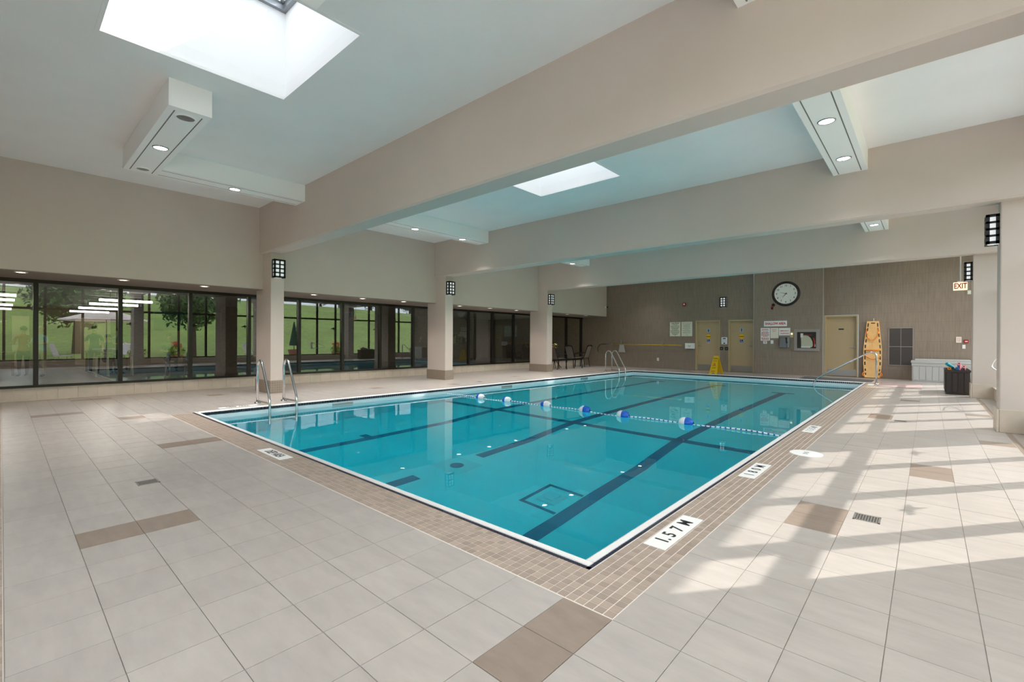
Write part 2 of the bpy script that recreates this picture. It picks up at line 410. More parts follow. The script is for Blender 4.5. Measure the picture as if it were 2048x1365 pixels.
# ------------------------------------------------------------------ pool basin, coping, water
def depth(y):
    P = [(2.0, 1.60), (4.0, 1.66), (6.0, 1.62), (7.33, 1.28), (10, 1.15), (17.1, .95)]
    for (a, b), (c, d) in zip(P[:-1], P[1:]):
        if a <= y <= c: return b + (d - b) * (y - a) / (c - a)
    return P[-1][1]
ZW = -.126
def build_pool():
    root = struct(empty('pool_basin', ((PX0 + PX1) / 2, (PY0 + PY1) / 2, ZW)), 'rectangular swimming pool basin with dark lane lines')
    ox, oy, oz = root.location
    def loc(o): o.location = (-ox, -oy, -oz); o.parent = root; return o
    w = MB(); T = .25; zb = -2.2
    w.box(PX0 - T, PX0, PY0 - T, PY1 + T, zb, -.012).box(PX1, PX1 + T, PY0 - T, PY1 + T, zb, -.012).box(PX0, PX1, PY0 - T, PY0, zb, -.012).box(PX0, PX1, PY1, PY1 + T, zb, -.012)
    loc(w.build('wall', 'pool_white'))
    ys = [2.0, 4.0, 6.0, 7.33, 10, 17.1]; f = MB()
    for a, b in zip(ys[:-1], ys[1:]):
        f.add([(PX0 - .1, a, ZW - depth(a)), (PX1 + .1, a, ZW - depth(a)), (PX1 + .1, b, ZW - depth(b)), (PX0 - .1, b, ZW - depth(b))], [(0, 1, 2, 3)])
    loc(f.build('basin_floor', 'pool_plaster'))
    def line(name, x0, x1, y0, y1, m='lane_dark', up=.004):
        cut = [y0] + [y for y in ys if y0 < y < y1] + [y1]; q = MB()
        for a, b in zip(cut[:-1], cut[1:]):
            q.add([(x0, a, ZW - depth(a) + up), (x1, a, ZW - depth(a) + up), (x1, b, ZW - depth(b) + up), (x0, b, ZW - depth(b) + up)], [(0, 1, 2, 3)])
        return loc(q.build(name, m))
    line('lane_line', -3.06, -2.88, PY0, 14.4); line('lane_line', -3.25, -2.7, 14.4, 14.58)
    line('lane_line', -5.12, -4.94, PY0, 3.7); line('lane_line', -5.12, -4.94, 4.85, 15.3); line('lane_line', -5.32, -4.74, 15.3, 15.48)
    line('lane_line', -7.16, -6.98, 3.0, 15.3); line('lane_line', -7.32, -6.82, 2.85, 3.0); line('lane_line', -7.36, -7.16, 4.18, 4.32); line('lane_line', -7.36, -6.78, 15.3, 15.48)
    line('cross_line', PX0, PX1, 7.25, 7.42)
    line('drain_pad', -5.27, -4.7, 4.1, 4.62, 'pool_white', .006)
    dr = MB(); dr.lathe([(0, .012), (.1, .012), (.1, 0)], (-4.98, 4.36, ZW - depth(4.36)), 2, 20); loc(dr.build('drain_cover', 'lane_dark'))
    for a in ((-3.60, -3.08, 4.12, 4.17), (-3.60, -3.08, 4.68, 4.73), (-3.60, -3.55, 4.12, 4.73)): line('drain_border', *a)
    g = MB(); g.prism([(-3.46, 4.28), (-3.2, 4.28), (-3.2, 4.56), (-3.46, 4.56)], 2, ZW - depth(4.4), ZW - depth(4.4) + .03); g.box(-3.40, -3.26, 4.34, 4.5, ZW - depth(4.4), ZW - depth(4.4) + .06); loc(g.build('drain_grate', 'pool_white'))
    # coping with a rounded nose, four lengths
    prof = [(-.0, -.06), (0, -.012), (.008, .0), (.02, .006), (.06, .006), (.062, -.03), (.062, -.06)]
    c = MB()
    def cope(pts2, axis, a, b): c.prism(pts2, axis, a, b)
    cope([(PX1 + u, z) for u, z in prof], 1, PY0, PY1)
    cope([(PX0 - u, z) for u, z in prof][::-1], 1, PY0, PY1)
    cope([(PY0 - u, z) for u, z in prof][::-1], 0, PX0 - .062, PX1 + .062)
    cope([(PY1 + u, z) for u, z in prof], 0, PX0 - .062, PX1 + .062)
    loc(c.build('coping', 'coping', bevel=0))
    d = MB(); p = .0508
    for k in range(int((PY1 - PY0) / p)):
        y = PY0 + k * p; d.box(PX0, PX0 + .003, y + .003, y + p - .003, -.056, -.012)
        d.box(PX1 - .003, PX1, y + .003, y + p - .003, -.056, -.012)
    for k in range(int((PX1 - PX0) / p)):
        x = PX0 + k * p; d.box(x + .003, x + p - .003, PY1 - .003, PY1, -.056, -.012); d.box(x + .003, x + p - .003, PY0, PY0 + .003, -.056, -.012)
    tag(loc(d.build('waterline_tiles', 'navy_tile')), kind='stuff')
    e = MB(); q = .0282
    for k in range(int(7.5 / q)):
        x = -1.307 - (k + 1) * q; e.box(x + .0015, x + q - .0015, 2.063, 2.087, -.01, .001)
    for k in range(int(15 / q)):
        y = 2.063 + k * q; e.box(-1.331, -1.308, y + .0015, y + q - .0015, -.01, .001)
    tag(loc(e.build('edge_tiles', 'navy_tile')), kind='stuff')
    for y0 in (4.4, 9.28, 13.2):
        s = MB(); s.box(PX0, PX0 + .004, y0, y0 + .44, -.124, -.085); loc(s.build('skimmer_slot', 'steel_brushed'))
    wb = MB(); wb.box(PX0 - .12, PX1 + .06, PY0 - .12, PY1 + .12, -2.1, ZW)
    tag(wb.build('pool_water', 'water'), 'still clear turquoise water filling the swimming pool', 'water', kind='stuff')
build_pool()

# ------------------------------------------------------------------ shell
def build_shell():
    # ceiling with four skylight wells
    c = MB(); H = .925; SX0, SX1 = -4.955 - H, -4.955 + H; ye = [Y0] 
    c.box(XL - .3, SX0, Y0 - .3, YB3 + .3, ZC, ZC + .2); c.box(SX1, 2.42, Y0 - .3, YB3 + .3, ZC, ZC + .2)
    yy = Y0 - .3
    for b, _ in BAYS:
        c.box(SX0, SX1, yy, b - H + .05, ZC, ZC + .2); yy = b + H + .05 - .1 + .05 - .05
    c.box(SX0, SX1, yy, YB3 + .3, ZC, ZC + .2)
    struct(c.build('ceiling', 'ceiling_white'), 'white plaster ceiling with square skylight wells')
    for i, (b, _) in enumerate(BAYS):
        y0, y1 = b - H + .05, b + H - .0
        y1 = b + H + .05 - .1 + .05 - .05
        r = struct(empty('window_%d' % (i + 3), (-4.955, b, ZC)), 'square white skylight well with glazed pyramid top')
        ox, oy, oz = r.location
        s = MB(); zt = 5.19
        s.box(SX0 - .1, SX0, y0 - .1, y1 + .1, ZC + .2, zt).box(SX1, SX1 + .1, y0 - .1, y1 + .1, ZC + .2, zt).box(SX0, SX1, y0 - .1, y0, ZC + .2, zt).box(SX0, SX1, y1, y1 + .1, ZC + .2, zt)
        o = s.build('well', 'shaft_white', r); o.location = (-ox, -oy, -oz)
        s = MB(); t = .035
        s.box(SX0, SX0 + t, y0, y1, ZC - .004, ZC + .03).box(SX1 - t, SX1, y0, y1, ZC - .004, ZC + .03).box(SX0 + t, SX1 - t, y0, y0 + t, ZC - .004, ZC + .03).box(SX0 + t, SX1 - t, y1 - t, y1, ZC - .004, ZC + .03)
        o = s.build('bottom_bead', 'ceiling_white', r); o.location = (-ox, -oy, -oz)
        s = MB(); t = .05
        s.box(SX0 - .08, SX0 + t, y0 - .08, y1 + .08, zt, zt + .09).box(SX1 - t, SX1 + .08, y0 - .08, y1 + .08, zt, zt + .09).box(SX0 + t, SX1 - t, y0 - .08, y0 + t, zt, zt + .09).box(SX0 + t, SX1 - t, y1 - t, y1 + .08, zt, zt + .09)
        o = s.build('curb_frame', 'alu', r); o.location = (-ox, -oy, -oz)
        ap = (-4.955, (y0 + y1) / 2, zt + .55)
        cor = [(SX0 + .02, y0 + .02, zt + .08), (SX1 - .02, y0 + .02, zt + .08), (SX1 - .02, y1 - .02, zt + .08), (SX0 + .02, y1 - .02, zt + .08)]
        for k in range(4):
            s = MB(); s.tube([cor[k], ap], .03, 6); o = s.build('hip_bar', 'alu', r); o.location = (-ox, -oy, -oz)
            s = MB(); s.add([cor[k], cor[(k + 1) % 4], ap], [(0, 1, 2)]); o = s.build('glass_pane', 'glass_skylight', r); o.location = (-ox, -oy, -oz)
    # beams and columns
    for y0, y1 in BEAMS:
        b = MB(); zb = 3.08; ch = .025
        b.prism([(y0, zb + ch), (y0 + ch, zb), (y1 - ch, zb), (y1, zb + ch), (y1, ZC), (y0, ZC)], 0, XU, XR + .2)
        tag(b.build('ceiling_beam', 'greige'), 'deep greige plastered beam crossing the ceiling', kind='structure')
    for y0, y1 in LCOLS + [(-1.0, -.72)]:
        r = tag(empty('column', (-11.0, (y0 + y1) / 2, 0)), 'greige wall column with brown mosaic base beside the left windows', kind='structure')
        b = MB(); h = (y1 - y0) / 2; b.box(-.5, .35, -h, h, 0, 3.1); b.build('shaft', 'greige', r, bevel=.012)
        b = MB(); b.box(-.515, .365, -h - .015, h + .015, 0, .28); b.build('base_tiles', 'column_mosaic', r)
    for y0, y1 in RCOLS:
        r = tag(empty('column', (1.05, (y0 + y1) / 2, 0)), 'greige column with limestone base beside the right windows', kind='structure')
        b = MB(); h = (y1 - y0) / 2; b.box(-.34, .4, -h, h, 0, 3.1); b.build('shaft', 'greige', r, bevel=.015)
        b = MB(); b.box(-.365, -.34, -h - .025, h + .025, 0, .305); b.build('base_tile', 'limestone', r, bevel=.004)
        for sy in (-1, 1):
            b = MB(); b.box(-.338, .4, min(sy * h, sy * (h + .025)), max(sy * h, sy * (h + .025)), 0, .305); b.build('base_tile', 'limestone', r, bevel=.004)
    # left bulkhead and soffit
    b = MB(); b.box(XL - .25, XU, Y0, 18.85, 2.312, ZC); struct(b.build('wall_left', 'greige'), 'greige wall above the left windows')
    b = MB(); b.box(XL - .25, XU - .004, Y0, YB1, 2.3, 2.312); struct(b.build('trim_1', 'soffit_brown'), 'brownish soffit over the left windows')
    b = MB(); b.box(XL - .25, XL + .002, Y0, YB1, 0, .25)
    bb = struct(b.build('baseboard_left', 'grout'), 'beige tiled sill wall under the left windows')
    t = MB(); t.box(0, .012, -.5, .5, .003, .252); tm = t.mesh('sill_tile'); tm.materials.append(M['wall_tile_beige'])
    y = -.42
    while y < 18.95:
        o = bpy.data.objects.new('sill_tile', tm); COL.objects.link(o); o.parent = bb; o.location = (XL, y + .145, 0); o.scale = (1, .287, 1); y += .2905
    t = MB(); t.box(XL - .02, XL + .014, Y0, -.425, .003, .252); t.build('sill_tile', 'wall_tile_beige', bb)
    # back wall in three planes
    r = struct(empty('wall_back', (-5, YB1, 0)), 'taupe textured tile back wall with doors')
    def part(name, m, f):
        q = MB(); f(q); o = q.build(name, m, r); o.location = (5, -YB1, 0); return o
    D = [(-7.12, -6.155), (-5.835, -4.935)]
    def left(q):
        xs = [XL - .2, D[0][0], D[0][1], D[1][0], D[1][1], -4.886]
        q.box(xs[0], xs[1], YB1, YB1 + .2, 0, ZC).box(xs[2], xs[3], YB1, YB1 + .2, 0, ZC)
        for a, b_ in D: q.box(a, b_, YB1, YB1 + .2, 2.03, ZC)
        q.box(xs[4], xs[5], YB1, YB1 + .2, 0, ZC)
    part('wall_panel', 'taupe_tile', left)
    part('wall_panel', 'taupe_tile', lambda q: q.box(-4.886, -2.69, YB2, YB2 + .4, 0, ZC))
    part('wall_panel', 'taupe_tile', lambda q: q.box(-2.69, -2.687, YB3, YB3 + .2, 0, ZC).box(-1.746, XR + .2, YB3, YB3 + .2, 0, ZC).box(-2.687, -1.746, YB3, YB3 + .2, 2.095, ZC))
    part('door_backing', 'dark_inside', lambda q: q.box(-8, -1, YB3 + .2, YB3 + .25, -.1, 2.6))  # added dark sheet, keeps outside brightness out of the gaps under the doors
    part('corner_bead', 'metal_trim', lambda q: q.box(-4.892, -4.880, YB2 - .004, YB2 + .02, 0, 3.9))
    part('corner_bead', 'metal_trim', lambda q: q.box(-2.696, -2.684, YB2 - .004, YB2 + .02, 0, 3.9))
    # right wall: tiled bench sill, lintel
    b = MB(); b.box(1.03, XR + .2, Y0, YB3, 0, .24).box(1.01, XR + .2, Y0, YB3, .24, .262).box(XR - .05, XR + .2, Y0, YB3, 3.75, ZC)
    struct(b.build('wall_right', 'limestone'), 'low limestone sill wall and lintel of the right windows')
    b = MB(); b.box(XL - .3, XR + .2, Y0 - .2, Y0, 0, .3).box(XL - .3, XR + .2, Y0 - .2, Y0, 3.75, ZC).box(XL - .3, -5.0, Y0 - .2, Y0, .3, 3.75); struct(b.build('wall_front', 'greige'), 'greige unseen end wall around the assumed glazing')  # left part kept solid so the added daylight grades from the right
    r7 = struct(empty('window_7', (-5, Y0 - .1, .3)), 'assumed dark-framed glazing in the unseen end wall, added to light the beams')  # unseen glazing, assumed from the bright beam faces and added to light them
    def part7(name, m, f):
        q = MB(); f(q); o = q.build(name, m, r7); o.location = (5, .1 - Y0, -.3); return o
    for za, zb_ in ((.3, .36), (2.33, 2.42), (3.69, 3.75)): part7('rail', 'bronze', lambda q: q.box(-5.0, XR, Y0 - .15, Y0 - .05, za, zb_))
    mx = [-4.965 + 1.22 * k for k in range(6)]
    for x in mx: part7('mullion', 'bronze', lambda q: q.box(x - .035, x + .035, Y0 - .15, Y0 - .05, .36, 3.69))
    for a, b_ in zip(mx, mx[1:] + [XR]): part7('glass_pane', 'glass_right', lambda q: q.add([(a, Y0 - .1, .36), (b_, Y0 - .1, .36), (b_, Y0 - .1, 3.69), (a, Y0 - .1, 3.69)], [(0, 1, 2, 3)]))
    # left glazing
    r = struct(empty('window_1', (XL, 7.5, .25)), 'long run of dark-framed glass panels looking into the lounge')
    ox, oy, oz = r.location
    def part2(name, m, f):
        q = MB(); f(q); o = q.build(name, m, r); o.location = (-ox, -oy, -oz); return o
    part2('head_frame', 'bronze', lambda q: q.box(XL - .04, XL + .05, Y0, 19.05, 2.235, 2.3))
    part2('sill_frame', 'bronze', lambda q: q.box(XL - .04, XL + .05, Y0, 19.05, .252, .30))
    my = [.44 + 1.2335 * k for k in range(-3, 16)]
    for y in my: part2('mullion', 'bronze', lambda q: q.box(XL - .04, XL + .06, y - .035, y + .035, .3, 2.235))
    for a, b_ in zip([Y0] + my, my + [19.1]):
        if b_ - a > .2: part2('glass_pane', 'glass_left', lambda q: q.add([(XL, a, .3), (XL, b_, .3), (XL, b_, 2.235), (XL, a, 2.235)], [(0, 1, 2, 3)]))
    # right glazing
    r2 = struct(empty('window_2', (XR, 7.5, .26)), 'tall dark-framed exterior windows with transom bars')
    ox2, oy2, oz2 = r2.location
    def part3(name, m, f):
        q = MB(); f(q); o = q.build(name, m, r2); o.location = (-ox2, -oy2, -oz2); return o
    part3('sill_frame', 'bronze', lambda q: q.box(XR - .05, XR + .05, Y0, YB3, .262, .32))
    part3('head_frame', 'bronze', lambda q: q.box(XR - .05, XR + .05, Y0, YB3, 3.69, 3.75))
    part3('transom', 'bronze', lambda q: q.box(XR - .05, XR + .05, Y0, YB3, 2.33, 2.42))
    my = [4.55 + 1.12 * k for k in range(-7, 14)]
    for y in my: part3('mullion', 'bronze', lambda q: q.box(XR - .06, XR + .06, y - .04, y + .04, .32, 3.69))
    for a, b_ in zip([Y0] + my, my + [YB3]):
        if b_ - a < .1: continue
        for z0, z1 in ((.32, 2.33), (2.42, 3.69)): part3('glass_pane', 'glass_right', lambda q: q.add([(XR, a, z0), (XR, b_, z0), (XR, b_, z1), (XR, a, z1)], [(0, 1, 2, 3)]))
    return my
RMULL = build_shell()

# ------------------------------------------------------------------ doors
def door(n, x0, x1, yw, h, label, handle_left, stickers):
    r = struct(empty('door_%d' % n, ((x0 + x1) / 2, yw, 0)), label)
    w = (x1 - x0) / 2; d = .10
    f = MB(); f.box(-w, -w + .045, -.012, d + .06, 0, h).box(w - .045, w, -.012, d + .06, 0, h).box(-w + .045, w - .045, -.012, d + .06, h - .045, h)
    f.build('door_frame', 'frame_tan', r)
    l = MB(); l.box(-w + .045, w - .045, d, d + .045, .012, h - .045); leaf = l.build('door_leaf', 'door_tan', r)
    k = MB(); k.box(-w + .06, w - .06, d - .006, d, .03, .24); k.build('kick_plate', 'steel_brushed', leaf)
    s = -1 if handle_left else 1
    k = MB(); k.lathe([(0, -.02), (.032, -.02), (.034, 0)], (s * (w - .11), d, 1.0), 1, 16); k.tube([(s * (w - .11), d - .02, 1.0), (s * (w - .11), d - .05, 1.0), (s * (w - .24), d - .055, 1.0)], .011, 8); k.build('door_handle', 'steel_brushed', leaf)
    if stickers:
        k = MB(); k.lathe([(0, -.012), (.026, -.012), (.028, 0)], (s * (w - .10), d, 1.15), 1, 14); k.build('deadbolt', 'steel_brushed', leaf)
        b = MB(); b.box(-.065, .065, d - .003, d, 1.55, 1.712); st = b.build('restroom_sign', 'sticker_pale', leaf)
        b = MB(); b.lathe([(0, d - .005), (.014, d - .005)], (0, 0, 1.685), 1, 10)
        if n == 1: b.prism([(-.008, 1.668), (.008, 1.668), (.034, 1.60), (-.034, 1.60)], 1, d - .006, d - .004); b.prism([(-.012, 1.60), (.012, 1.60), (.012, 1.565), (-.012, 1.565)], 1, d - .006, d - .004)
        else: b.prism([(-.024, 1.668), (.024, 1.668), (.016, 1.61), (.012, 1.565), (-.012, 1.565), (-.016, 1.61)], 1, d - .006, d - .004)
        b.build('figure_symbol', 'blue', st)
        b = MB(); b.lathe([(0, d - .004), (.092, d - .004), (.092, d)], (0, 0, 1.379), 1, 24); y_ = b.build('round_sticker', 'yellow', leaf)
        b = MB()
        for i in range(6): b.box(-.085 + i * .03, -.062 + i * .03, d - .006, d - .004, 1.362, 1.392)
        b.build('lettering', 'ink', y_)
        b = MB(); b.box(-.063, .063, d - .003, d, 1.117, 1.267); wl = b.build('access_sign', 'sign_white', leaf)
        b = MB(); b.box(-.058, .058, d - .005, d - .003, 1.125, 1.26); bl = b.build('blue_field', 'blue', wl)
        b = MB(); b.tube([(.0 + .034 * math.cos(a), d - .0055, 1.165 + .034 * math.sin(a)) for a in [math.radians(x) for x in range(150, 391, 20)]], .006, 5)
        b.tube([(-.012, d - .0055, 1.222), (-.008, d - .0055, 1.18), (.022, d - .0055, 1.18), (.036, d - .0055, 1.145)], .007, 5); b.ell((-.013, d - .0055, 1.238), .011, .002, .011)
        b.build('wheelchair_symbol', 'sign_white', wl)
    else:
        b = MB(); b.box(-.08, .07, d - .006, d, 1.605, 1.65); b.build('name_plate', 'black', leaf)
        f = MB(); f.box(-w - .012, -w + .004, -.022, 0, 0, h + .012).box(w - .004, w + .012, -.022, 0, 0, h + .012).box(-w - .012, w + .012, -.022, 0, h, h + .014); f.build('metal_edge', 'metal_trim', r)
door(1, -7.12, -6.155, YB1, 2.03, 'tan washroom door behind the yellow floor sign', True, True)
door(2, -5.835, -4.935, YB1, 2.03, 'tan washroom door against the clock wall', False, True)
door(3, -2.687, -1.746, YB3, 2.095, 'tan door with black name plate beside the spine board', False, False)

# ------------------------------------------------------------------ light troughs with downlights
def downlight(root, x, y, z, r, on, watts=150):
    d = MB(); d.lathe([(r * .84, -.002), (r * .9, -.012), (r, -.006), (r * 1.02, .0)], (x, y, z), 2, 24); ring = d.build('downlight', 'alu' if on else 'white_paint', root, smooth=True)
    d = MB(); d.lathe([(r * .86, -.004), (r * .5, -.002), (0, -.0015)], (x, y, z), 2, 20); d.build('reflector', 'lamp_on' if on else 'lamp_off', ring, smooth=True)
    if on:
        l = bpy.data.lights.new('lamp', 'SPOT'); l.energy = watts; l.spot_size = math.radians(110); l.spot_blend = 1; l.shadow_soft_size = .07; l.color = (1, .97, .94)
        o = bpy.data.objects.new('lamp', l); COL.objects.link(o); o.parent = ring; o.location = (x, y, z - .03)
def trough(bi, side):
    cyb, yend = BAYS[bi]; zb = 3.81
    x_in, x_out = ((-9.21, -8.79) if side < 0 else (-1.12, -.69))
    xa, xb = ((-9.21, -6.31) if side < 0 else (-3.61, -.69))
    lab = {-1: 'window-wall', 1: 'deck-side'}[side]
    far = ['before the first beam', 'between first and second beams', 'between second and third beams', 'beyond the third beam'][bi]
    r = thing('light_trough', 'white %s ceiling light box %s, over the %s' % ('straight' if bi else 'L-shaped', far, 'left deck' if side < 0 else 'right deck'), 'light fixture', ((x_in + x_out) / 2, cyb, zb))
    ox, oy, oz = r.location
    b = MB(); y0, y1 = cyb - .21, cyb + .21
    if bi: ys_ = BEAMS[bi][1]; pts = [(x_in, ys_), (x_out, ys_), (x_out, yend), (x_in, yend)]
    elif side < 0: pts = [(xa, y0), (xb, y0), (xb, y1), (x_out, y1), (x_out, yend), (xa, yend)]
    else: pts = [(xa, y0), (xb, y0), (xb, yend), (x_in, yend), (x_in, y1), (xa, y1)]
    b.prism([(p[0] - ox, p[1] - oy) for p in pts], 2, 0, ZC - zb); b.build('box', 'white_paint', r)
    b = MB()
    for yy in (() if bi else (y0 + .075, y1 - .075)): b.box(xa + .06 - ox if side < 0 else xa + .1 - ox, (xb - .1 if side < 0 else xb - .06) - ox, yy - .006 - oy, yy + .006 - oy, -.0015, .0)
    for xx in (x_in + .075, x_out - .075): b.box(xx - .006 - ox, xx + .006 - ox, (ys_ + .03 if bi else y1) - oy, yend - .03 - oy, -.0015, .0)
    b.build('panel_joint', 'ink_grey', r)
    xc = (x_in + x_out) / 2
    xs = [-6.54, -7.82, xc] if side < 0 else [-3.4, -2.12, xc]
    if bi == 0:
        for i, x in enumerate(xs): downlight(r, x - ox, 0, 0, .092 if i != 0 else .105, i == 1, 170 if side < 0 else 60)
        downlight(r, xc - ox, 2.73 - oy, 0, .092, True, 170 if side < 0 else 45)
    else:
        for dy in (-1.45, .04, 1.53): downlight(r, xc - ox, dy, 0, .092, True, 30 if bi == 3 and side < 0 else (150 if side < 0 else 45))
for bi in range(4):
    for side in (-1, 1): trough(bi, side)
for k, (x, y) in enumerate([(-11.33, .22), (-11.33, 1.55), (-11.33, 2.87), (-11.33, 5.2), (-11.33, 6.53), (-11.33, 7.84), (-11.33, 10.0), (-11.33, 11.4), (-11.33, 12.8), (-11.3, 14.6), (-11.3, 16.0), (-11.3, 17.4)]):
    r = tag(MB().lathe([(.0, .004), (.062, .004)], (0, 0, -.008), 2, 18).build('recessed_light', 'lamp_warm', None, (x, y, 2.3)), 'small round warm downlight in the brown soffit over the left windows', 'ceiling light', 'soffit downlights over the left windows')
    l = bpy.data.lights.new('lamp', 'SPOT'); l.energy = 22; l.spot_size = math.radians(120); l.spot_blend = 1; l.shadow_soft_size = .05; l.color = (1, .93, .84); o = bpy.data.objects.new('lamp', l); COL.objects.link(o); o.parent = r; o.location = (0, 0, -.03)
    MB().lathe([(.06, 0), (.066, -.01), (.085, -.008), (.09, 0)], (0, 0, 0), 2, 18).build('trim_ring', 'white_paint', r, smooth=True)

# ------------------------------------------------------------------ wall sconces: local x = width, y = out of the wall, z up
def sconce(loc, rz, label):
    r = thing('wall_sconce', label, 'wall light', loc, rz)
    w, d, h = .12, .13, .40
    b = MB(); b.box(-w + .012, w - .012, .0, d - .012, -h / 2 + .01, h / 2 - .012); b.build('diffuser', 'lamp_white', r)
    f = MB(); t = .036
    for x in (-w, w - t): f.box(x, x + t, d - t, d, -h / 2, h / 2).box(x, x + t, 0, t, -h / 2, h / 2)
    f.box(-.014, .014, d - .02, d, -h / 2, h / 2)
    n = 4
    for i in range(n + 1):
        z = -h / 2 + t / 2 + i * (h - t) / n; hh = t / 2 if i in (0, n) else .014
        f.box(-w, w, d - .018, d, z - hh, z + hh); f.box(-w, -w + .018, 0, d, z - hh, z + hh); f.box(w - .018, w, 0, d, z - hh, z + hh)
    f.box(-w, w, 0, d, h / 2 - .012, h / 2); f.build('frame', 'black', r)
for i, (y0, y1) in enumerate(LCOLS):
    sconce((-10.65, (y0 + y1) / 2 + .0, 2.735), -math.pi / 2, 'black grid wall light on the %s column along the left windows' % ['pool ladder end', 'middle', 'patio chair end'][i])
sconce((-6.02, YB1, 2.735), math.pi, 'black grid wall light on the back wall between the washroom doors')
for i, (y0, y1) in enumerate(RCOLS[1:]):
    sconce((.71, (y0 + y1) / 2, 2.74), math.pi / 2, 'black grid wall light on the %s' % ['right column by the 1.57 depth marker', 'large right column with wide white face', 'right column by the dark deck box'][i])

# ------------------------------------------------------------------ clock and the things on the clock wall
def clock():
    r = thing('wall_clock', 'large round wall clock with dark brown rim and white face', 'clock', (-3.82, YB2, 2.92)); R = .45
    b = MB(); b.lathe([(R - .085, -.03), (R - .06, -.05), (R - .02, -.045), (R, -.02), (R, 0)], (0, 0, 0), 1, 48); b.build('rim', 'clock_brown', r, smooth=True)
    b = MB(); b.lathe([(0, -.022), (R - .07, -.022)], (0, 0, 0), 1, 48); f = b.build('face', 'clock_face', r)
    for k in range(1, 13):
        a = math.radians(90 - 30 * k); tag(text('numeral', str(k), .088, 'ink', f, (.295 * math.cos(a), -.024, .295 * math.sin(a)), FACE, .0015), kind='stuff' if k > 9 else None)
    for nm, ang, L, w in (('hour_hand', 232, .17, .012), ('minute_hand', 163, .2, .010)):
        a = math.radians(ang); dx, dz = math.cos(a), math.sin(a); q = MB()
        q.prism([(-.05 * dx - w * dz, -.05 * dz + w * dx), (-.05 * dx + w * dz, -.05 * dz - w * dx), (L * dx + .3 * w * dz, L * dz - .3 * w * dx), (L * dx - .3 * w * dz, L * dz + .3 * w * dx)], 1, -.03, -.027); q.build(nm, 'ink', r)
    for dx in (-.13, .13): b = MB(); b.lathe([(.05, -.0235), (.052, -.0235)], (dx, 0, -.14), 1, 20); b.build('subdial', 'ink_grey', f)
clock()
def sign(name, x0, x1, z0, z1, yw, m, label, cat='sign', group=None, th=.012):
    r = thing(name, label, cat, ((x0 + x1) / 2, yw, (z0 + z1) / 2), 0, group)
    w, h = (x1 - x0) / 2, (z1 - z0) / 2
    b = MB(); b.box(-w, w, -th, 0, -h, h); b.build('panel', m, r)
    return r, w, h
def rules(root, w, y, rows, m, th=.010, seed=1):
    # rows: (z, half width) lines of small print, broken into word-length strokes
    rr = random.Random(seed); b = MB()
    for z, hw in rows:
        x = -hw
        while x < hw - .01:
            L = min(rr.uniform(.025, .07), hw - x); b.box(x, x + L, y - .0015, y, z - th / 2, z + th / 2); x += L + .012
    return tag(b.build('small_print', m, root), kind='stuff')
r, w, h = sign('notice_board', -8.209, -7.755, 1.39, 1.988, YB1, 'sign_cream', 'cream CAUTION pool rules board left of the washroom doors')
text('heading', 'CAUTION', .075, 'ink', r, (0, -.0135, .245), FACE, .002)
rules(r, w, -.012, [(.195, .10), (.15, .17), (.105, .19), (.065, .17), (.025, .15), (-.015, .13), (-.06, .19), (-.1, .19), (-.145, .18), (-.185, .14), (-.225, .1), (-.262, .02)], 'ink', .016, 3)
r, w, h = sign('notice_board', -7.711, -7.258, 1.39, 1.996, YB1, 'sign_cream', 'pale text board with grey print next to the washroom door frame')
rules(r, w, -.012, [(.255, .18), (.20, .17), (.165, .12), (.13, .17), (.095, .12), (.06, .15), (.02, .17), (-.02, .1), (-.06, .17), (-.1, .14), (-.14, .17), (-.18, .15), (-.25, .05)], 'ink_grey', .012, 5)
r, w, h = sign('area_sign', -4.529, -3.78, 1.745, 1.945, YB2, 'sign_white', 'white SHALLOW AREA sign with red letters under the clock')
text('lettering', 'SHALLOW AREA', .125, 'ink_red', r, (0, -.0135, 0), FACE, .004, .72)
r, w, h = sign('rules_sign', -4.636, -4.327, 1.22, 1.69, YB2, 'sign_white', 'white rules sign dense with red print below the shallow area sign')
rules(r, w, -.012, [(.185, .10), (.155, .12), (.10, .09), (.07, .13), (.04, .12), (.01, .14), (-.02, .13), (-.05, .13), (-.08, .08), (-.135, .13), (-.165, .12), (-.195, .11)], 'ink_red', .017, 7)
r, w, h = sign('paper_notice', -4.311, -4.05, 1.312, 1.688, YB2, 'sign_pink', 'pale cream notice with faint red heading below the shallow area sign')
rules(r, w, -.012, [(.12, .08), (.06, .06)], 'ink_pale_red', .02, 9); rules(r, w, -.012, [(.0, .07), (-.05, .06), (-.1, .07)], 'sign_cream', .01, 11)
r, w, h = sign('telephone_sign', -4.034, -3.677, 1.412, 1.683, YB2, 'sign_white', 'white EMERGENCY TELEPHONE sign with red letters above the phone box')
text('lettering', 'EMERGENCY', .062, 'ink_red', r, (0, -.0135, .03), FACE, .001, .8); text('lettering', 'TELEPHONE', .062, 'ink_red', r, (0, -.0135, -.065), FACE, .001, .8)
r, w, h = sign('wall_plate', -4.551, -4.425, 1.105, 1.205, YB2, 'sign_white', 'small white plate with dark symbol under the red rules sign', 'plate')
b = MB(); b.prism([(-.02, .02), (.02, .025), (.018, -.03), (.0, -.005)], 1, -.0145, -.012); b.build('symbol', 'ink', r)
r, w, h = sign('switch_plate', -4.301, -4.212, 1.108, 1.236, YB2, 'sign_white', 'blank white switch plate under the pale cream notice', 'plate'); b = MB(); b.box(-.014, .014, -.017, -.012, -.028, .028); b.build('rocker', 'white_paint', r)
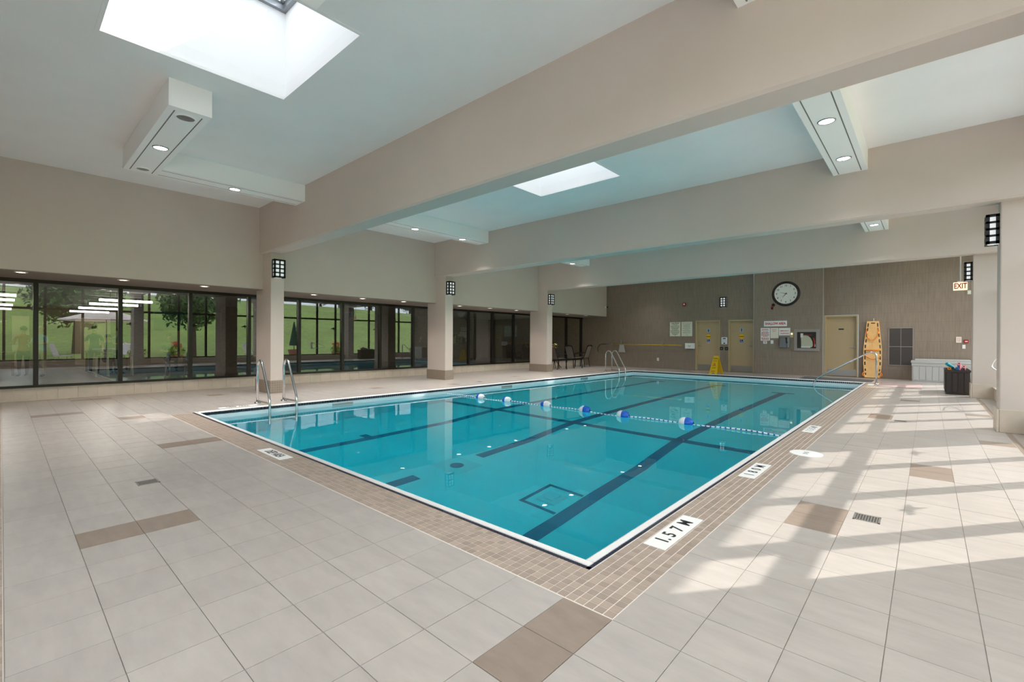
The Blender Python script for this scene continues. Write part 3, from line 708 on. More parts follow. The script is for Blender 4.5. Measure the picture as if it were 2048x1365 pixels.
r, w, h = sign('wall_plate', -3.676, -3.572, 1.335, 1.54, YB2, 'frame_tan', 'tan metal plate between phone sign and hose cabinet', 'plate', th=.03); b = MB(); b.lathe([(0, -.04), (.03, -.038), (.034, -.03)], (0, 0, .03), 1, 14); b.build('key_switch', 'exit_white', r)
def phone():
    r = thing('phone_box', 'stainless steel emergency phone box with black handset on the clock wall', 'telephone', (-3.85, YB2, 1.16))
    b = MB(); b.box(-.165, .165, -.09, 0, -.195, .185); b.build('housing', 'phone_steel', r, bevel=.015)
    b = MB(); b.prism([(-.10, .205), (.0, .185)], 0, -.18, .18) if False else b.box(-.175, .175, -.12, 0, .185, .2); b.build('hood', 'steel_brushed', r)
    b = MB(); b.ell((.07, -.115, .14), .032, .022, .04); b.tube([(.07, -.12, .13), (.075, -.13, .06), (.08, -.115, .0)], .018, 8); b.ell((.08, -.11, -.0), .03, .02, .03); hs = b.build('handset', 'black', r, smooth=True)
    b = MB(); b.tube([(.08, -.11, -.03), (.07, -.105, -.09), (.1, -.105, -.15), (.06, -.1, -.17)], .006, 6); b.build('cord', 'black', hs)
phone()
def hose_cabinet():
    r = thing('hose_cabinet', 'taupe recessed fire hose cabinet with glass front beside the phone', 'cabinet', (-3.175, YB2, 1.245))
    w, h = .383, .383; iw, ih = .286, .286
    b = MB(); b.box(-w, -iw, -.03, 0, -h, h).box(iw, w, -.03, 0, -h, h).box(-iw, iw, -.03, 0, ih, h).box(-iw, iw, -.03, 0, -h, -ih); b.build('door_frame', 'cabinet_taupe', r, bevel=.004)
    b = MB(); b.box(-iw, iw, -.012, -.004, -ih, ih); b.build('interior', 'dark_inside', r)
    b = MB(); b.add([(-iw, -.026, -ih), (iw, -.026, -ih), (iw, -.026, ih), (-iw, -.026, ih)], [(0, 1, 2, 3)]); b.build('glass_pane', 'glass_right', r)
    b = MB(); b.prism([(-.16, -.25), (.16, -.25), (.19, -.19), (.18, -.06), (.13, .06), (.06, .145), (-.02, .165), (-.14, .165), (-.17, .1), (-.16, -.05)], 1, -.022, -.013)
    for k in range(6): b.tube([(-.13 + k * .045, -.0225, .15 - k * .012), (-.12 + k * .05, -.0235, -.24)], .004, 5)
    b.build('folded_hose', 'hose_canvas', r)
    b = MB(); b.box(-.17, .16, -.024, -.012, .165, .19).tube([(.2, -.018, .08), (.24, -.018, -.05), (.23, -.018, -.24)], .022, 8); b.build('rack', 'red', r)
    for t_ in ((-.18, -.1, .1, .24), (-.16, .12, -.27, -.21), (.235, .265, -.23, -.14)): b = MB(); b.box(t_[0], t_[1], -.0255, -.02, t_[2], t_[3]); b.build('label_tag', 'sign_white', r)
hose_cabinet()
def beacon():
    r = thing('alarm_beacon', 'small black and red alarm beacon just below the clock', 'alarm', (-4.24, YB2, 2.47))
    b = MB(); b.lathe([(0, -.08), (.045, -.07), (.055, -.03), (.05, 0)], (.02, 0, .06), 1, 16); b.build('horn', 'black', r, smooth=True)
    b = MB(); b.box(-.045, .03, -.07, 0, -.03, .03); b.build('lens', 'red', r, bevel=.01)
    b = MB(); b.box(-.045, .015, -.08, 0, -.1, -.03); b.build('housing', 'black', r, bevel=.008)
beacon()
# left part of the back wall
r, w, h = sign('paper_notice', -6.098, -5.882, 1.071, 1.348, YB1, 'sign_white', 'white notice with blue heading between the washroom doors'); MB().box(-.055, .055, -.0135, -.012, .065, .105).build('blue_heading', 'blue', r); MB().box(-.03, .03, -.0135, -.012, -.12, -.075).build('blue_logo', 'blue', r); rules(r, w, -.012, [(.03, .08), (.0, .07), (-.03, .08)], 'sticker_pale', .01, 2)
for i, (x0, x1) in enumerate([(-6.148, -6.04), (-5.955, -5.846)]):
    r, w, h = sign('push_button', x0, x1, .838, .957, YB1, 'black', 'black square door push plate nearest the %s washroom door' % ['floor-sign', 'clock-side'][i], 'push plate', th=.025); b = MB(); b.lathe([(0, -.032), (.022, -.03), (.026, -.025)], (0, 0, 0), 1, 14); b.build('button', 'steel_brushed', r)
def first_aid():
    r = thing('first_aid_box', 'white wall box under the pale text board beside the washroom door', 'box', (-7.33, YB1, .99)); b = MB(); b.box(-.187, .187, -.12, 0, -.12, .115); b.build('body', 'sign_white', r, bevel=.012)
    b = MB(); b.box(-.1, .12, -.11, -.02, -.14, -.12); b.build('latch', 'black', r); rules(r, .1, -.12, [(.01, .06), (-.02, .05), (-.05, .02)], 'ink_grey', .012, 4)
first_aid()
r, w, h = sign('outlet_plate', -8.786, -8.694, .323, .452, YB1, 'sign_white', 'small white outlet low on the dark back wall', 'outlet'); b = MB(); b.box(-.016, .016, -.015, -.012, -.045, -.01).box(-.016, .016, -.015, -.012, .01, .045); b.build('sockets', 'grey_plastic', r)
r, w, h = sign('fire_alarm', -7.653, -7.526, 2.66, 2.796, YB1, 'red', 'small red fire alarm strobe high on the back wall', 'alarm', th=.04); b = MB(); b.box(-.03, .03, -.06, -.04, -.03, .03); b.build('strobe', 'sign_white', r)
def hook_pole():
    r = thing('rescue_pole', 'yellow rescue pole with metal hook hung along the dark back wall', 'pole', (-9.46, YB1, 1.03))
    b = MB(); b.tube([(-1.45, -.1, 0), (1.80, -.1, -.02)], .017, 10); b.build('shaft', 'yellow_pole', r, smooth=True)
    b = MB(); b.tube([(-1.84, -.1, 0), (-1.45, -.1, 0)], .019, 10); b.build('ferrule', 'alu', r, smooth=True)
    pts = [(-1.84, -.1, 0), (-2.0, -.1, -.01)] + [(-2.02 - .24 * math.sin(math.radians(a)) - .0, -.1, -.26 + .25 * math.cos(math.radians(a))) for a in range(0, 121, 12)]
    b = MB(); b.tube(pts, .012, 8); b.build('hook', 'black_metal', r, smooth=True)
    for x in (-.98, 1.0):
        b = MB(); b.tube([(x, 0, .05), (x, -.1, -.025), (x, -.13, .02)], .008, 6); b.build('wall_bracket', 'black_metal', r)
hook_pole()
def skimmer():
    r = thing('brush_head', 'grey trapezoid paddle hanging below the yellow rescue pole', 'paddle', (-10.45, YB1, 1.0)); b = MB(); b.prism([(-.11, .02), (.08, .02), (.17, -.34), (-.165, -.34)], 1, -.09, -.06); b.build('blade', 'grey_plastic', r, bevel=.006)
    b = MB(); b.tube([(-.02, -.08, .0), (-.04, -.1, .26)], .014, 8).tube([(-.02, -.08, 0), (.03, -.1, .2)], .01, 8); b.build('socket', 'alu', r)
skimmer()
def cctv():
    r = thing('security_camera', 'small white and black dome camera at the end of the left bulkhead', 'camera', (XU, 18.74, 2.735)); b = MB(); b.lathe([(0, .0), (.05, .0), (.05, .05), (.03, .07)], (0, 0, 0), 0, 16); b.build('mount', 'sign_white', r, smooth=True); b = MB(); b.ell((.09, .03, 0), .045, .05, .045); b.build('lens', 'black', r, smooth=True)
cctv()
# right part of the back wall
def vent():
    r = thing('vent_grille', 'dark louvred return air grille between spine board and grey bench', 'vent', (-.645, YB3, 1.045)); w, h = .306, .608
    b = MB(); t = .02
    b.box(-w, -w + t, -.02, 0, -h, h).box(w - t, w, -.02, 0, -h, h).box(-w, w, -.02, 0, h - t, h).box(-w, w, -.02, 0, -h, -h + t).box(-w, w, -.02, 0, -.008, .008).box(-.005, .005, -.016, 0, -h, h); b.build('frame', 'cabinet_taupe', r)
    b = MB(); b.box(-w, w, -.003, 0, -h, h); b.build('backing', 'dark_inside', r)
    s = MB(); s.prism([(-.016, -.012), (-.014, -.014), (-.003, .008), (-.005, .01)], 0, -w + t, w - t); me = s.mesh('louvre'); me.materials.append(M['vent_dark'])
    n = 46
    for k in range(n):
        z = -h + t + .012 + k * (2 * h - 2 * t - .02) / (n - 1)
        o = bpy.data.objects.new('louvre', me); COL.objects.link(o); o.parent = r; o.location = (0, 0, z)
vent()
def spine_board():
    r = thing('spine_board', 'orange plastic spine board with straps leaning on the back wall', 'rescue board', (-1.35, YB3 - .16, .02)); r.rotation_euler = (-.065, 0, 0)
    H = 1.86
    def hw(t): # half width up the board
        return .21 + .03 * t / .25 if t < .25 else (.24 if t < .5 else .24 - .085 * ((t - .5) / .5) ** 1.1)
    b = MB(); n = 24; y0, y1 = -.03, .015
    holes = [(.045, .085), (.115, .155)] + [(.115 + .1 * k + .005, .115 + .1 * k + .065) for k in range(1, 8)] + [(.90, .965)]
    cuts = sorted(set([0, 1] + [v for h_ in holes for v in h_] + [i / n for i in range(n + 1)]))
    for a, c in zip(cuts[:-1], cuts[1:]):
        if c - a < 1e-6: continue
        mid = (a + c) / 2; inh = any(p < mid < q for p, q in holes); wa, wc = hw(a), hw(c)
        for s in (-1, 1):
            def quad(ua, ub, va, vb):
                p = [(s * ua, a * H), (s * ub, a * H), (s * vb, c * H), (s * va, c * H)]
                b.prism(p if s > 0 else p[::-1], 1, y0, y1)
            quad(wa - .022, wa, wc - .022, wc)
            if not inh: quad(wa - .062, wa - .022, wc - .062, wc - .022)
        p = [(-wa + .062, a * H), (wa - .062, a * H), (wc - .062, c * H), (-wc + .062, c * H)]; b.prism(p, 1, y0 + .008, y1)
    b.build('board', 'orange_board', r)
    for x in (-.07, -.012, .05): q = MB(); q.box(x, x + .014, y0 + .003, y0 + .009, .1, 1.75); q.build('rib', 'orange_board', r)
    q = MB(); q.box(-.05, .06, y0 + .004, y0 + .009, 1.78, 1.81); q.build('head_slot', 'dark_inside', r)
    def strap(p, rad=.012): q = MB(); q.tube(smooth_path(p, .08), rad, 6); q.build('strap', 'orange_strap', r, smooth=True)
    strap([(-.17, -.04, 1.62), (-.14, -.05, 1.3), (0, -.06, 1.2), (.12, -.05, 1.32), (.15, -.04, 1.62)]); strap([(-.2, -.045, .9), (.2, -.045, .9)], .016); strap([(-.2, -.045, .72), (0, -.06, .58), (.2, -.045, .68)])
    strap([(-.2, -.03, .2), (-.27, -.02, .1), (-.2, -.04, .03)], .02); strap([(.2, -.03, .2), (.26, -.02, .1), (.2, -.04, .03)], .02)
    q = MB(); q.tube([(.02, .005, 1.85), (.02, .0, 1.93), (.02, .025, 1.95)], .01, 6); q.build('wall_hook', 'sign_cream', r)
spine_board()
def bench():
    r = thing('storage_bench', 'long pale grey plastic storage bench against the back wall', 'storage box', (.31, 18.93, 0)); w, d = .67, .32
    b = MB(); b.box(-w, w, -d, d, .0, .56); b.build('body', 'grey_plastic', r, bevel=.01)
    for k in range(9): q = MB(); q.box(-w + .03 + k * .145, -w + .165 + k * .145, -d - .012, -d, .05, .46); q.build('side_panel', 'grey_plastic', r, bevel=.004)
    q = MB(); q.box(-w - .01, w + .01, -d - .015, d, .47, .56); q.build('upper_band', 'grey_plastic', r, bevel=.008)
    q = MB(); q.box(-w - .025, w + .025, -d - .03, d + .01, .56, .63); q.box(-w + .06, w - .06, -d + .06, d - .04, .63, .68); q.build('lid', 'grey_plastic', r, bevel=.012)
bench()
def deck_box():
    r = thing('deck_box', 'open dark brown plastic deck box holding pool noodles by the right column', 'storage box', (.51, 15.2, 0)); w, d, h = .2, .6, .56; t = .025
    b = MB(); b.box(-w, w, -d, -d + t, 0, h).box(-w, w, d - t, d, 0, h).box(-w, -w + t, -d + t, d - t, 0, h).box(w - t, w, -d + t, d - t, 0, h).box(-w + t, w - t, -d + t, d - t, .02, .05); b.build('body', 'dark_plastic', r)
    for k in range(4): q = MB(); q.box(-w + .012 + k * .097, -w + .097 + k * .097, -d - .012, -d, .05, .50); q.build('plank', 'dark_plastic', r, bevel=.004)
    for k in range(8): q = MB(); q.box(-w - .012, -w, -d + .02 + k * .146, -d + .155 + k * .146, .05, .50); q.build('plank', 'dark_plastic', r, bevel=.004)
    q = MB(); q.box(-w - .016, w + .016, -d - .016, -d + .02, h - .045, h).box(-w - .016, w + .016, d - .02, d + .016, h - .045, h).box(-w - .016, -w + .02, -d, d, h - .045, h).box(w - .02, w + .016, -d, d, h - .045, h); q.build('rim', 'dark_plastic', r)
deck_box()
def noodle(pts, m, label):
    P = smooth_path(pts, .12, 4); rr = .034
    b = MB(); b.tube(P, rr, 14, caps=False)
    d0 = (Vector(P[0]) - Vector(P[1])).normalized()
    o = b.build('pool_noodle', m, None, smooth=True); tag(o, label, 'pool noodle', 'noodles in the dark deck box')
    q = MB(); p0 = Vector(P[0]); s1 = d0.orthogonal().normalized(); s2 = d0.cross(s1); vs = []
    for k in range(14):
        a = 2 * math.pi * k / 14; dv = math.cos(a) * s1 + math.sin(a) * s2; vs += [p0 + dv * rr, p0 + dv * .012]
    q.add(vs, [(2 * k, 2 * ((k + 1) % 14), 2 * ((k + 1) % 14) + 1, 2 * k + 1) for k in range(14)]); q.build('cut_end', m, o)
    q = MB(); q.tube([p0 + d0 * .0005, p0 - d0 * .2], .0125, 10); q.build('hollow', 'dark_inside', o)
noodle([(.325, 14.70, .70), (.40, 14.78, .64), (.435, 15.0, .585), (.435, 15.5, .56)], 'teal_foam', 'teal pool noodle end sticking up out of the dark deck box')
noodle([(.535, 14.8, .705), (.55, 15.1, .625), (.55, 15.5, .52)], 'pink_foam', 'upper pink pool noodle end in the dark deck box')
noodle([(.61, 14.72, .645), (.628, 15.1, .55), (.635, 15.5, .42)], 'pink_foam', 'lower pink pool noodle end against the deck box rim')
noodle([(.50, 14.72, .595), (.505, 15.1, .5), (.505, 15.5, .38)], 'blue_foam', 'blue pool noodle lying low between teal and pink ones')
noodle([(.37, 14.74, .59), (.40, 15.1, .5), (.42, 15.5, .40)], 'orange_foam', 'orange pool noodle under the teal one in the deck box')
def exit_sign():
    r = thing('exit_sign', 'red lettered EXIT sign hanging from a thin white rod', 'exit sign', (.53, 14.35, 2.45))
    b = MB(); b.box(-.115, .115, -.025, .025, -.09, .09); b.build('sign_body', 'exit_white', r, bevel=.006)
    text('lettering', 'EXIT', .165, 'ink_red', r, (0, -.027, 0), FACE, .004, .62); text('lettering', 'EXIT', .165, 'ink_red', r, (0, .027, 0), (math.pi / 2, 0, math.pi), .004, .62)
    b = MB(); b.box(-.05, .05, -.035, .035, .09, .115); b.build('canopy', 'sign_white', r); b = MB(); b.tube([(0, 0, .11), (0, 0, 1.67)], .011, 8); b.build('hanging_rod', 'sign_white', r)
exit_sign()
r, w, h = sign('paper_notice', .628, .747, 1.184, 1.362, YB3, 'sign_pink', 'small pale notice on the back wall above the grey bench'); rules(r, w, -.012, [(.05, .04), (.02, .035), (-.01, .04), (-.04, .03)], 'ink_pale_red', .01, 8)
r, w, h = sign('fire_pull_station', .80, .896, 1.17, 1.274, YB3, 'red', 'small red fire pull station above the grey bench', 'alarm', th=.04); b = MB(); b.box(-.03, .03, -.05, -.04, -.012, .012); b.build('pull_bar', 'sign_white', r)
r, w, h = sign('switch_plate', .764, .833, 1.005, 1.124, YB3, 'sign_white', 'white switch plate below the red pull station', 'plate'); b = MB(); b.box(-.012, .012, -.017, -.012, -.025, .025); b.build('rocker', 'white_paint', r)
r, w, h = sign('wall_plate', .867, .941, 2.63, 2.746, YB3, 'sign_cream', 'small square cream plate behind the exit sign', 'plate'); b = MB(); b.box(-.02, .02, -.014, -.012, -.02, .02); b.build('cover', 'sign_white', r)
b = MB(); b.tube(smooth_path([(1.0, 11.9, .98), (.93, 12.35, .90), (.9, 12.72, .74), (.93, 12.4, .69), (.99, 11.9, .66)], .2), .012, 8)
hz = tag(b.build('wall_hose', 'rope_white', None, smooth=True), 'white hose loop hanging by the right windows beyond the large column', 'hose'); b = MB(); b.box(.98, 1.06, 11.86, 11.94, .62, 1.02); b.tube([(1.06, 11.9, .9), (1.37, 11.9, .9)], .02, 6); b.build('hose_bracket', 'sign_white', hz)

# ------------------------------------------------------------------ pool equipment
def ladder(y, label):
    r = thing('pool_ladder', label, 'pool ladder', (-9.25, y, 0)); rr = .021
    for s in (-.235, .235):
        b = MB(); p = smooth_path([(0, s, -.02), (0, s, .69), (.07, s, .80), (.2, s, .79), (.585, s, .12), (.585, s, -1.15)], .1, 8); b.tube(p, rr, 12); b.build('rail', 'stainless', r, smooth=True)
        b = MB(); b.lathe([(.022, .03), (.05, .022), (.055, .002), (.055, 0)], (0, s, 0), 2, 18); b.build('base_flange', 'stainless', r, smooth=True)
        b = MB(); b.box(.02, .585, s - .012, s + .012, .035, .06); b.build('deck_brace', 'steel_brushed', r)
    for z in (-.32, -.62, -.92): b = MB(); b.box(.545, .63, -.235, .235, z - .012, z + .012); b.build('tread', 'grey_plastic', r)
ladder(3.43, 'stainless pool ladder at the deep end beside the first column')
ladder(15.9, 'stainless pool ladder near the back wall and patio chairs')
def handrail():
    r = thing('hand_rail', 'stainless stair handrail sloping into the shallow corner of the pool', 'handrail', (-1.08, 16.6, 0))
    b = MB(); b.tube(smooth_path([(0, 0, -.02), (0, 0, .86), (-.13, 0, .92), (-1.40, 0, .10), (-1.5, 0, -.05), (-1.5, 0, -.85)], .14, 8), .022, 12); b.build('rail', 'stainless', r, smooth=True)
    b = MB(); b.lathe([(.024, .035), (.055, .022), (.06, .002), (.06, 0)], (0, 0, 0), 2, 18); b.build('base_flange', 'stainless', r, smooth=True)
handrail()
def steps():
    r = struct(empty('pool_steps', (-2.0, 16.6, ZW)), 'pale entry steps in the shallow corner of the pool')
    for k in range(3): b = MB(); b.box(-.6 - .28 * k + .9, .61, -.45, .37, -.25 * (k + 1) - .15, -.25 * (k + 1)); b.build('step', 'pool_white', r)
steps()
def lane_rope():
    y = 7.3; z = ZW + .012
    r = thing('lane_rope', 'blue and white float rope stretched across the pool', 'rope', (-5.03, y, z))
    x0, x1 = PX0, PX1; n = 300; W_, B_ = MB(), MB()
    P = []
    for i in range(n + 1):
        x = x0 + (x1 - x0) * i / n; P.append((x + 5.03, .04 * math.sin(x * 1.9) , -.004 + .012 * math.cos((x + 5) * 4.2)))
    for i in range(n): (W_ if i % 3 else B_).tube([P[i], P[i + 1]], .0115, 6)
    W_.build('white_strand', 'rope_white', r); B_.build('blue_strand', 'rope_blue', r)
    for x, fl in [(-7.5, -1), (-6.72, -1), (-5.7, -1), (-4.74, 1), (-3.94, 1), (-2.86, 1)]:
        for h, m in ((-1, 'float_white'), (1, 'float_blue')):
            hh = h * fl; q = MB(); pr = []
            for k in range(8):
                t = k / 7; pr.append((.082 * math.sqrt(max(0, 1 - (t * .97) ** 2.4)), hh * t * .115))
            q.lathe(pr, (x + 5.03, .04 * math.sin(x * 1.9), .012), 0, 20); q.build('float_half', m, r, smooth=True)
lane_rope()
def marker(s, x, y, w, l, rz, size, label, sx=.62, dots=None):
    r = thing('depth_marker', label, 'marker tile', (x, y, 0), rz)
    b = MB(); b.box(-l / 2, l / 2, -w / 2, w / 2, -.004, .0022); b.build('plate', 'sign_white', r)
    tag(text('lettering', s, size, 'ink', r, (0, 0, .0028), (0, 0, 0), .0025, sx, .0004), kind='stuff')
    return r
marker('1. 5  7  M', -1.176, 2.845, .135, .60, math.pi / 2, .115, 'white tile marked 1.57M nearest the pool corner', .95)
marker('1  8  0  M', -1.182, 4.69, .135, .59, math.pi / 2, .115, 'white tile marked 180M beside the round deck lid', .95)
marker('1  3  5  M', -1.174, 7.44, .135, .60, math.pi / 2, .115, 'white tile marked 135M where the float rope meets the deck', .95)
marker('DEEP AREA', -5.05, 1.912, .135, .60, 0, .12, 'white DEEP AREA tile in the mosaic on the near edge', .62)
marker('90 CM', -1.176, 16.25, .135, .58, math.pi / 2, .1, 'white depth tile beside the handrail base', .8) if False else None
r = thing('depth_marker', 'white depth tile beside the handrail base', 'marker tile', (-1.176, 16.25, 0)); MB().box(-.067, .067, -.29, .29, -.004, .0022).build('plate', 'sign_white', r)
marker('DEEP AREA', -9.02, 2.8, .135, .60, math.pi / 2, .12, 'white DEEP AREA tile at the foot of the near ladder', .62)
def lid():
    r = thing('skimmer_lid', 'round white deck lid on the mosaic border by the 180M tile', 'lid', (-.963, 5.77, 0)); b = MB(); b.lathe([(0, .006), (.145, .006), (.152, .002), (.152, 0)], (0, 0, 0), 2, 36); b.build('cover', 'sign_white', r, smooth=False)
    for s in (-1, 1): q = MB(); q.box(-.022, .022, s * .035 - .009, s * .035 + .009, .006, .0068); q.build('finger_hole', 'dark_inside', r)
lid()
def drain(x, y, label):
    r = thing('floor_drain', label, 'drain', (x, y, 0)); a = .073
    b = MB(); b.box(-a, a, -a, -a + .012, -.003, .0016).box(-a, a, a - .012, a, -.003, .0016).box(-a, -a + .012, -a, a, -.003, .0016).box(a - .012, a, -a, a, -.003, .0016); b.build('frame', 'steel_brushed', r)
    b = MB(); b.box(-a + .012, a - .012, -a + .012, a - .012, -.001, .0007); b.build('sump', 'dark_inside', r)
    s = MB(); s.box(-.003, .003, -a + .012, a - .012, 0, .0016); me = s.mesh('slat'); me.materials.append(M['steel_brushed'])
    for k in range(8):
        o = bpy.data.objects.new('slat', me); COL.objects.link(o); o.parent = r; o.location = (-.052 + k * .0149, 0, 0)
drain(-.301, 3.942, 'square metal floor drain beside the dark tile pair on the sunny deck')
drain(-4.818, .82, 'square metal floor drain on the near deck before the DEEP AREA tile')
drain(-.302, 9.13, 'square metal floor drain in the sun before the large right column')
drain(-9.55, 9.2, 'square metal floor drain on the shaded deck by the middle left column')
def floor_mat(name, x0, x1, y0, y1, m, label):
    r = thing(name, label, 'mat', ((x0 + x1) / 2, (y0 + y1) / 2, 0)); w, d = (x1 - x0) / 2, (y1 - y0) / 2; b = MB(); b.box(-w, w, -d, d, 0, .012); b.build('surface', m, r); b = MB(); b.box(-w - .02, w + .02, -d - .02, d + .02, 0, .006); b.build('edge', m, r)
floor_mat('floor_mat', -3.08, -1.25, 17.3, 18.25, 'mat_dark', 'dark grey mat on the deck before the far door')
floor_mat('floor_mat', -1.0, -.13, 15.75, 17.3, 'mat_brown', 'brownish pink mat on the deck before the spine board')
def wet_sign():
    r = thing('wet_floor_sign', 'yellow A-frame wet floor sign before the washroom door', 'floor sign', (-5.72, 17.45, 0), math.radians(-12))
    H = .64
    for s in (-1, 1):
        p = [(-.155, 0), (-.06, 0), (-.045, .05), (.045, .05), (.06, 0), (.155, 0), (.085, H), (-.085, H)]
        b = MB(); b.add([(x, s * (.015 + .2 * (1 - z / H)) - .006, z) for x, z in p] + [(x, s * (.015 + .2 * (1 - z / H)) + .006, z) for x, z in p],
                        [(0, 1, 2, 7), (2, 3, 6, 7), (3, 4, 5, 6), (15, 10, 9, 8), (15, 14, 11, 10), (14, 13, 12, 11)] + [(i, 8 + i, 8 + (i + 1) % 8, (i + 1) % 8) for i in range(8)])
        b.build('panel', 'yellow', r)
    b = MB(); b.box(-.085, .085, -.022, .022, H - .01, H + .015); b.build('hinge', 'yellow', r, bevel=.006)
    tilt = math.atan2(.2, H); rot = (math.pi / 2 - tilt, 0, 0)
    def at(z): return -(.015 + .2 * (1 - z / H)) - .0075
    text('lettering', 'CAUTION', .05, 'ink', r, (0, at(.56), .56), rot, .001, .7); text('lettering', 'CAUTION', .045, 'ink_red', r, (0, at(.47), .47), rot, .001, .7)
    b = MB(); b.tube([(-.06, at(.29), .29), (.06, at(.29), .29), (0, at(.41), .41)], .008, 5, closed=True); b.tube([(-.015, at(.31), .31), (.01, at(.345), .345), (.015, at(.375), .375)], .008, 5); b.tube([(.01, at(.345), .345), (.035, at(.305), .305)], .006, 5); b.build('warning_triangle', 'ink_red', r)
    b = MB()
    for k in range(3): b.box(-.06 + k * .05, -.04 + k * .05, at(.1) - .002, at(.1), .09, .12)
    b.box(-.08, .08, at(.22) - .002, at(.22), .215, .228); b.build('symbols', 'ink', r)
wet_sign()

# ------------------------------------------------------------------ patio chairs and table with flowers, left rear corner
def chair(loc, rz, label):
    r = thing('patio_chair', label, 'chair', loc, rz, 'patio chairs in the rear left corner'); t = .014
    for s in (-.25, .25):
        b = MB(); b.tube(smooth_path([(s, .24, 0), (s, .22, .36), (s, .26, .60), (s, .1, .64), (s, -.2, .62)], .06), t, 8); b.build('arm', 'black_metal', r, smooth=True)
        b = MB(); b.tube([(s, .22, .0), (s * .95, .2, .40)], t, 8); b.build('leg', 'black_metal', r)
        b = MB(); b.tube([(s, -.26, .0), (s * .95, -.18, .40)], t, 8); b.build('leg', 'black_metal', r)
        b = MB(); b.tube([(s * .9, -.19, .40), (s * .85, -.38, .95)], t, 8); b.build('back_post', 'black_metal', r)
    b = MB(); b.tube(smooth_path([(-.215, -.38, .94), (-.1, -.39, .975), (.1, -.39, .975), (.215, -.38, .94)], .08), .022, 8); b.build('top_rail', 'black_metal', r, smooth=True)
    b = MB(); b.add([(-.2, -.2, .42), (.2, -.2, .42), (.18, -.375, .92), (-.18, -.375, .92), (-.2, -.212, .42), (.2, -.212, .42), (.18, -.387, .92), (-.18, -.387, .92)], [(0, 1, 2, 3), (7, 6, 5, 4), (0, 4, 5, 1), (1, 5, 6, 2), (2, 6, 7, 3), (3, 7, 4, 0)]); b.build('back_sling', 'mesh_fabric', r)
    b = MB(); b.box(-.24, .24, -.2, .24, .40, .435); b.build('seat', 'black_metal', r, bevel=.008); b = MB(); b.box(-.2, .2, -.16, .2, .435, .45); b.build('seat_sling', 'mesh_fabric', r)
chair((-11.35, 15.45, 0), math.radians(-15), 'dark metal patio chair nearest the third column, flowers behind it')
chair((-11.35, 16.6, 0), math.radians(-8), 'dark metal patio chair between the other two patio chairs')
chair((-11.7, 17.75, 0), math.radians(95), 'dark metal patio chair turned sideways against the back corner')
def table():
    r = thing('patio_table', 'dark round patio table among the chairs in the rear corner', 'table', (-12.0, 16.05, 0)); b = MB(); b.lathe([(0, .70), (.4, .70), (.41, .685), (.4, .67), (0, .67)], (0, 0, 0), 2, 28); b.build('top', 'black_metal', r)
    for k in range(4): a = math.pi / 4 + k * math.pi / 2; q = MB(); q.tube(smooth_path([(.06 * math.cos(a), .06 * math.sin(a), .67), (.06 * math.cos(a), .06 * math.sin(a), .3), (.3 * math.cos(a), .3 * math.sin(a), 0)], .15), .014, 8); q.build('leg', 'black_metal', r)
    v = thing('flower_vase', 'small vase of yellow and pink flowers on the patio table', 'flowers', (-12.0, 15.85, .702)); b = MB(); b.lathe([(0, 0), (.05, 0), (.07, .08), (.045, .15), (.055, .17)], (0, 0, 0), 2, 16); b.build('vase', 'terracotta', v, smooth=True)
    rr = random.Random(4)
    for m in ('flower_yellow', 'flower_yellow', 'pink_foam', 'leaf'):
        q = MB()
        for k in range(14): q.ell((rr.uniform(-.16, .16), rr.uniform(-.2, .2), .2 + rr.uniform(-.03, .14)), .035, .035, .025, 7, 5)
        q.build('blossoms' if m != 'leaf' else 'foliage', m, v, smooth=True)
table()

# ------------------------------------------------------------------ bird decals on the right windows
def bird(y, z, label):
    pts = [(-.16, .02), (-.06, .035), (-.02, .10), (.02, .05), (.1, .045), (.15, .02), (.07, -.005), (.03, -.03), (.0, -.12), (-.03, -.03), (-.1, -.01), (-.15, -.05)]
    b = MB(); b.prism([(p[0], p[1]) for p in pts], 0, -.0015, .0015); tag(b.build('bird_decal', 'black', None, (XR - .004, y, z)), label, 'decal', 'bird decals on the right windows')
for y, z in ((6.3, 1.82), (8.55, 1.82), (11.3, 1.82), (1.8, 1.82), (3.9, 1.82), (13.4, 1.82), (16.2, 1.82)): bird(y, z, 'black swallow-shaped decal stuck on a right window pane')

